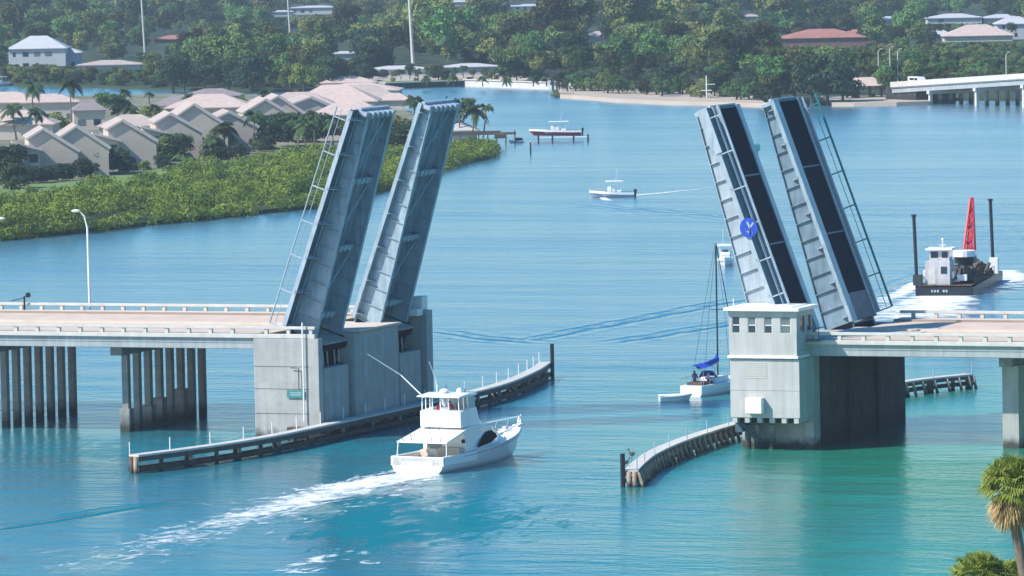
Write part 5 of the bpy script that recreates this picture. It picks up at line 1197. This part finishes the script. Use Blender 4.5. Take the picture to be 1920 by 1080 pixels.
# --- mangrove belt (nobody could count it)
def inpoly(x, y, P):
    c = False; j = len(P)-1
    for i in range(len(P)):
        if (P[i].y > y) != (P[j].y > y) and x < (P[j].x-P[i].x)*(y-P[i].y)/(P[j].y-P[i].y)+P[i].x: c = not c
        j = i
    return c
MANG = [G(*p) for p in ((-60,451),(0,449),(150,436),(300,419),(450,404),(590,389),(700,359),(760,342),(850,311),(922,296),(916,282),(850,290),(700,300),(560,308),(420,328),(300,348),(200,368),(100,392),(0,412),(-60,414))]
MANG = [p - FWD*1.8 if i < 10 else p for i, p in enumerate(MANG)]
sheet('mangrove_floor', MANG, -1, .58, 'land', 'dark mud under the mangroves')
def mangrove():
    edge = [G(*p) for p in ((-60,452),(0,450),(150,437),(300,420),(450,405),(590,390),(700,360),(760,343),(850,312),(924,296))]
    inner = [G(*p) for p in ((-60,412),(0,408),(100,386),(200,362),(300,344),(420,326),(560,306),(700,298),(850,288),(916,281))]
    g = random.Random(5); lobes = []
    for (a, b), (c, d) in zip(zip(edge, edge[1:]), zip(inner, inner[1:])):
        n_ = int((b-a).length*1.5 + (c-a).length*.8)+30; n_ = min(n_, 300)
        for _ in range(n_):
            u, v = g.random(), g.random(); p = a.lerp(b, u).lerp(c.lerp(d, u), v*.96+.0)
            big = .5+.5*math.sin(p.x*.33+2*math.sin(p.y*.11))*math.cos(p.y*.27)
            h = 1.2 + 1.5*big + g.uniform(-.5,1.0) + (1.5 if (PX(p)[0] < 230 and v < .45) else 0)
            if PX(p)[0] > 690: h *= .7
            if big < .22 and g.random() < .55: continue
            r = g.uniform(.9,2.5); lobes.append((p.x, p.y, h-r*.6+.3, r))
            if v < .2:
                e_ = a.lerp(b, u) - FWD*g.uniform(0,3.2) + LAT*g.uniform(-.5,.8); lobes.append((e_.x, e_.y, g.uniform(.2,1.5), g.uniform(.8,1.5)))
    me = quadmesh("mangrove_thicket", clumps(lobes, 55, .16, 3, .75, .2), LEAF_M); o = bpy.data.objects.new("mangrove_thicket", me); COL.objects.link(o)
    tag(o, "sunlit green mangrove belt along the peninsula's waterline", "mangroves", kind="stuff")
mangrove()
# --- view clearings in the woods so houses stay in sight : (x0,x1,y_keep_clear_above, far distance)
WIN = [(768,784,122,None),(262,277,96,None),(536,548,60,None),(10,150,118,None),(150,262,124,None),(1462,1622,84,None),(1755,1925,76,None),(1740,1830,42,None),(1655,1680,44,None),(1860,1905,40,None),(560,620,26,None),(515,545,30,None),(960,1010,18,None),(1105,1145,78,None),(300,350,78,None),
       (835,880,9,None),(1395,1420,38,None),(628,664,110,None),(700,790,143,None),(840,925,138,None)]
def lower(p, h):
    """lower a tree that would grow into the sight line of a house behind it"""
    q = PX((p[0],p[1],.6)); t = PX((p[0],p[1],.6+h)); s = (q[1]-t[1])/h
    for (x0,x1,yk,_) in WIN:
        if x0-14 < q[0] < x1+14 and q[1] > yk and t[1] < yk: h = min(h, max(.0, (q[1]-yk)/s))
    return h
MAINP = MAIN + far
beachP = [G(*p) for p in ((1040,180),(1090,187),(1250,197),(1440,202),(1440,176),(1330,176),(1200,174),(1090,168),(1040,165))]
def wood():
    """far wood: one object whose vertices carry tree copies"""
    g = random.Random(99); pts = []; scl = []
    t = 985.0
    while t < 3150:
        wdt = t*.095; dx = 8.2 + max(0,t-1060)*.004; x = -wdt*1.02
        while x < wdt*1.02:
            p = CAM + FWD*(t+g.uniform(-5,5)) + LAT*(x+g.uniform(-3,3)); x += dx
            if not inpoly(p.x, p.y, MAINP): continue
            q = PX((p.x,p.y,.6))
            if q[1] > 160 and 560 < q[0] < 1040: continue
            if inpoly(p.x, p.y, beachP): continue
            if 1600 < q[0] and q[1] > 184: continue
            if q[0] > 1745 and q[1] > 158: scl_lim = .32
            else: scl_lim = 9
            big = 1+ .38*math.sin(p.x*.021+1.3*math.sin(p.y*.013))*math.cos(p.y*.017+p.x*.006)
            h = 10.5*g.uniform(.55,1.3)*big*(1.4 if g.random() < .12 else 1)
            if q[0] > 1560 and q[1] > 110: h *= .62
            if q[0] < 330 and q[1] > 128: h *= .5
            h = min(lower(p, h), 9.2*scl_lim)
            if h < 2.0: continue
            pts.append((p.x, p.y, .3)); scl.append(h/9.2)
        t += 9.5 + max(0,t-1060)*.004
    for _ in range(2200):
        p = CAM + FWD*g.uniform(1385,1660) + LAT*g.uniform(-148,-36)
        if not inpoly(p.x, p.y, MAINP): continue
        h = lower(p, g.uniform(2.5,5.0))
        if h > 1.2: pts.append((p.x,p.y,-.3)); scl.append(h/9.2)
    for _ in range(900):
        p = CAM + FWD*g.uniform(1330,1600) + LAT*g.uniform(84,150)
        if not inpoly(p.x, p.y, MAINP): continue
        h = lower(p, g.uniform(3,6.0))
        if h > 1.2: pts.append((p.x,p.y,-.3)); scl.append(h/9.2)
    me = bpy.data.meshes.new("woodland"); me.from_pydata(pts, [], []); at = me.attributes.new("size", 'FLOAT', 'POINT'); at.data.foreach_set("value", scl)
    o = bpy.data.objects.new("woodland", me); COL.objects.link(o); tag(o, "dense mixed green wood covering the far mainland", "woodland", kind="stuff")
    return o, len(pts)
WOOD, NW = wood(); print("wood trees", NW)
# --- individual trees along the far shore
def shore_trees():
    g = random.Random(21); k = 0; xs = []
    spec = []
    for px in range(1052, 1450, 10):
        x = px + g.uniform(-4,4); yb = 170 + (x-1052)/400*21 + g.uniform(-6,3)
        spec.append((x, yb, g.uniform(.6,.95), CROWNS_F[g.randrange(3)] if g.random() < .85 else CROWNS_D[g.randrange(2)]))
    for i, (x, yb, s, kd) in enumerate(sorted(spec)):
        tree(G(x,yb,.6), s, g.uniform(0,6), kd, "grey-green tree in the row behind the far beach, %s from the row's left end" % ordw(i), group="trees behind the far beach")
    spec = []
    for px in range(668, 1035, 17):
        x = px + g.uniform(-5,5); yb = 152 + g.uniform(-3,4) ; spec.append((x, yb, g.uniform(.6,.95), CROWNS[g.randrange(5)] if g.random() < .6 else CROWNS_D[g.randrange(2)]))
    for i, (x, yb, s, kd) in enumerate(sorted(spec)):
        if lower(G(x,yb), 9*s) < 9*s*.5 : s *= .55
        tree(G(x,yb,.6), s, g.uniform(0,6), kd, "tree behind the seawall lawn, %s from the left end of that row" % ordw(i), group="trees behind the seawall")
    for i, (x, yb, s) in enumerate(((1462,192,.9),(1490,194,1.25),(1522,195,1.5),(1552,195,1.45),(1580,193,1.1))):
        tree(G(x,yb,.4), s*1.05, g.uniform(0,6), CROWNS_D[i%2], "big dark tree clump left of the pavilion, %s of five from the left" % ORD[i], group="dark trees left of the pavilion")
    for i, (x, yb, s) in enumerate(((1448,193,.8),(1436,190,.6),(1665,186,.7),(1648,180,.6))):
        tree(G(x,yb,.4), s, g.uniform(0,6), CROWNS[i], ("bright green bush at the right end of the beach","small bush closing the beach on the right","tree overhanging the pavilion's right side","tree behind the pavilion")[i])
    for i, (x, yb, s) in enumerate(((545,168,1.2),(570,170,1.35),(590,168,1.1),(520,166,1.0))):
        tree(G(x,yb,.4), s, g.uniform(0,6), CROWNS_Y[i%2], ("bright green rounded tree above the peninsula roofs","largest bright green tree above the peninsula roofs","bright green tree right of the largest one","bright green tree left of the rounded one")[i])
    for i, (x, yb, s) in enumerate(((325,172,1.3),(345,168,1.1),(385,171,1.0),(300,160,.9),(430,170,1.2),(470,171,1.3),(625,164,1.2))):
        tree(G(x,yb,.4), s, g.uniform(0,6), CROWNS_D[i%2], ("tall dark tree at the lagoon's right end","dark tree right of the tall one at the lagoon","dark tree above the brown roof","dark tree behind the lagoon's end","dark round tree left of the bright green ones","dark tree touching the bright green ones","dark tree right of the bright green ones")[i])
    for i, px in enumerate((1062,1135,1190,1245,1300,1360,1415)):
        palm(px+g.uniform(-4,4), 148+(px-1060)*.05+g.uniform(-4,4), 171+(px-1060)*.035, "palm on the upper beach, %s from the left of the beach palms" % ORD[i], .7, 0, "palms on the far beach", .9)
    for i, px in enumerate((800,850,905,950,1000,1025)):
        palm(px, 146+g.uniform(-3,3), 162, "palm along the seawall, %s from the left" % ORD[i], .65, 0, "palms along the seawall", .9)
    isl = G(1056,183); b = empty("shore_bush", (isl.x, isl.y, -.2), 0, "olive bush growing in the water at the left end of the beach", "bush"); b.scale = (2.0,1.2,.75)
    c = bpy.data.objects.new("foliage", BUSH[0]); COL.objects.link(c); c.parent = b
    for i, px in enumerate((1030,1041,1052,1068,1078)):
        q = G(px,168,.9); r = empty("white_column", (q.x,q.y,.9), FACE, "short pale pillar at the seawall's right end, %s from the left" % ORD[i], "pillar", "pale pillars at the seawall's end")
        MB().box(-.25,.25,-.25,.25,0,1.9).build("shaft", 'wpaint', r); MB().box(-.35,.35,-.35,.35,1.901,2.1).build("cap", 'wpaint', r)
    q = G(1325,184,.9); r = empty("beach_mast", (q.x,q.y,.9), FACE, "white mast with crossbars on the beach", "mast")
    MB().tube([(0,0,0),(0,0,5.2)], .13, 6).build("pole", 'wpaint', r); MB().bar((-.2,0,3.2),(2.0,0,3.2),.16).bar((-1.3,0,1.8),(1.2,0,1.8),.2).build("crossbar", 'wpaint', r)
shore_trees()
# geometry nodes: put the tree crowns on the woodland points
def wood_nodes():
    c2 = bpy.data.collections.new("tree_kinds")
    for me in CROWNS + CROWNS[:3] + [CROWNS_D[0]]:
        ob = bpy.data.objects.new("tree_kind", me); c2.objects.link(ob)
    ng = bpy.data.node_groups.new("woodland", 'GeometryNodeTree'); ng.interface.new_socket("Geometry", in_out='INPUT', socket_type='NodeSocketGeometry'); ng.interface.new_socket("Geometry", in_out='OUTPUT', socket_type='NodeSocketGeometry')
    n = ng.nodes; l = ng.links; gi = n.new("NodeGroupInput"); go = n.new("NodeGroupOutput"); mp = n.new("GeometryNodeMeshToPoints"); io = n.new("GeometryNodeInstanceOnPoints")
    ci = n.new("GeometryNodeCollectionInfo"); ci.inputs[0].default_value = c2; ci.inputs[1].default_value = True; ci.inputs[2].default_value = True
    rv = n.new("FunctionNodeRandomValue"); rv.data_type = 'FLOAT_VECTOR'; rv.inputs[0].default_value = (0,0,0); rv.inputs[1].default_value = (0,0,6.28)
    na = n.new("GeometryNodeInputNamedAttribute"); na.data_type = 'FLOAT'; na.inputs[0].default_value = "size"
    l.new(gi.outputs[0], mp.inputs[0]); l.new(mp.outputs[0], io.inputs[0]); l.new(ci.outputs[0], io.inputs[2]); io.inputs[3].default_value = True
    l.new(rv.outputs[0], io.inputs[5]); l.new(na.outputs[0], io.inputs[6]); l.new(io.outputs[0], go.inputs[0])
    m = WOOD.modifiers.new("trees", 'NODES'); m.node_group = ng
wood_nodes()
# --- fan palms in the foreground
def fan_crown(seed, nf, R, dry=False, emin=-.2, emax=1.4):
    g = random.Random(seed); vs = []
    for i in range(nf):
        a = g.uniform(0, 6.283); el = g.uniform(emin, emax) if not dry else g.uniform(-1.35,-.7)
        d = Vector((math.cos(a)*math.cos(el), math.sin(a)*math.cos(el), math.sin(el))); st = d*R*(g.uniform(.35,.55) if not dry else g.uniform(.1,.3)) 
        side = Vector((-math.sin(a), math.cos(a), 0)); up = side.cross(d); tw = g.uniform(-.4,.4)
        side, up = side*math.cos(tw)+up*math.sin(tw), up*math.cos(tw)-side*math.sin(tw)
        vs += [st*0+side*.015, st*0-side*.015, st-side*.015, st+side*.015]
        nb = 17; Lb = R*(.62 if not dry else .75)*g.uniform(.85,1.1)
        for k in range(nb):
            f = -1.25 + 2.5*k/(nb-1); dd = (d*math.cos(f)+side*math.sin(f)).normalized(); w_ = (side*math.cos(f)-d*math.sin(f))*.045
            mid = st + dd*Lb*.6 + up*(.06*math.cos(f*2)); tip = st + dd*Lb*(1-.15*abs(f)) - Vector((0,0,Lb*g.uniform(.12,.42)))
            vs += [st, st, mid-w_, mid+w_]; vs += [mid+w_, mid-w_, tip-w_*.15, tip+w_*.15]
    return np.array([tuple(v) for v in vs])
def fan_palm(px, py, Y, R, label, base_off=(1.0,0,0), nf=70, ground=1.2):
    c = V(px, py, Y); r = empty("fan_palm", (c.x+base_off[0], c.y+base_off[1], ground), 0, label, "palm tree"); lc = Vector((-base_off[0], -base_off[1], c.z-ground))
    for nm, dry, n_, m_ in (("crown", False, nf, PALM_N), ("dead_fronds", True, int(nf*.6), PALM_DRY)):
        me = quadmesh("fan_" + nm, fan_crown(int(px)+dry, n_, R, dry), m_); o = bpy.data.objects.new(nm, me); COL.objects.link(o); o.parent = r; o.location = lc
    MB().tube([(0,0,-1),(lc.x*.3,lc.y*.3,lc.z*.45),(lc.x*.9,lc.y*.9,lc.z*.85),tuple(lc)], [.3,.26,.3,.36], 10).build("trunk", 'trunk', r, smooth=True)
fan_palm(1898, 918, -150, 1.95, "tall fan palm with hanging dead fronds at the lower right frame edge", (1.3,0), 130)
fan_palm(1840, 1092, -150, 1.9, "fan palm crown peeking over the bottom edge, left of the tall one", (.3,0), 80)
fan_palm(1905, 1100, -146, 1.7, "yellowish fan palm in the bottom right corner", (.3,0), 80)
sheet("foreground_bank", [Vector((96,-95,0)),Vector((150,-60,0)),Vector((250,-100,0)),Vector((250,-420,0)),Vector((150,-420,0)),Vector((96,-200,0))], -1, 1.2, 'grass', "grassy bank below the fan palms")
# ================================================================== HAZE
def haze():
    lo = Vector((-2600,-620,-1.4)); hi = Vector((900,3400,62))
    m = bpy.data.materials.new("thin_air"); m.use_nodes = True; n = m.node_tree.nodes; n.remove(n["Principled BSDF"])
    pv = n.new("ShaderNodeVolumePrincipled"); pv.inputs["Color"].default_value = (.72,.86,1,1); pv.inputs["Density"].default_value = .00010; pv.inputs["Anisotropy"].default_value = .2
    m.node_tree.links.new(pv.outputs[0], n["Material Output"].inputs["Volume"])
    o = MB().box(lo.x,hi.x,lo.y,hi.y,lo.z,hi.z).build("haze", m); tag(o, "thin blue haze over the far shore", None, kind="stuff")
if True: haze()
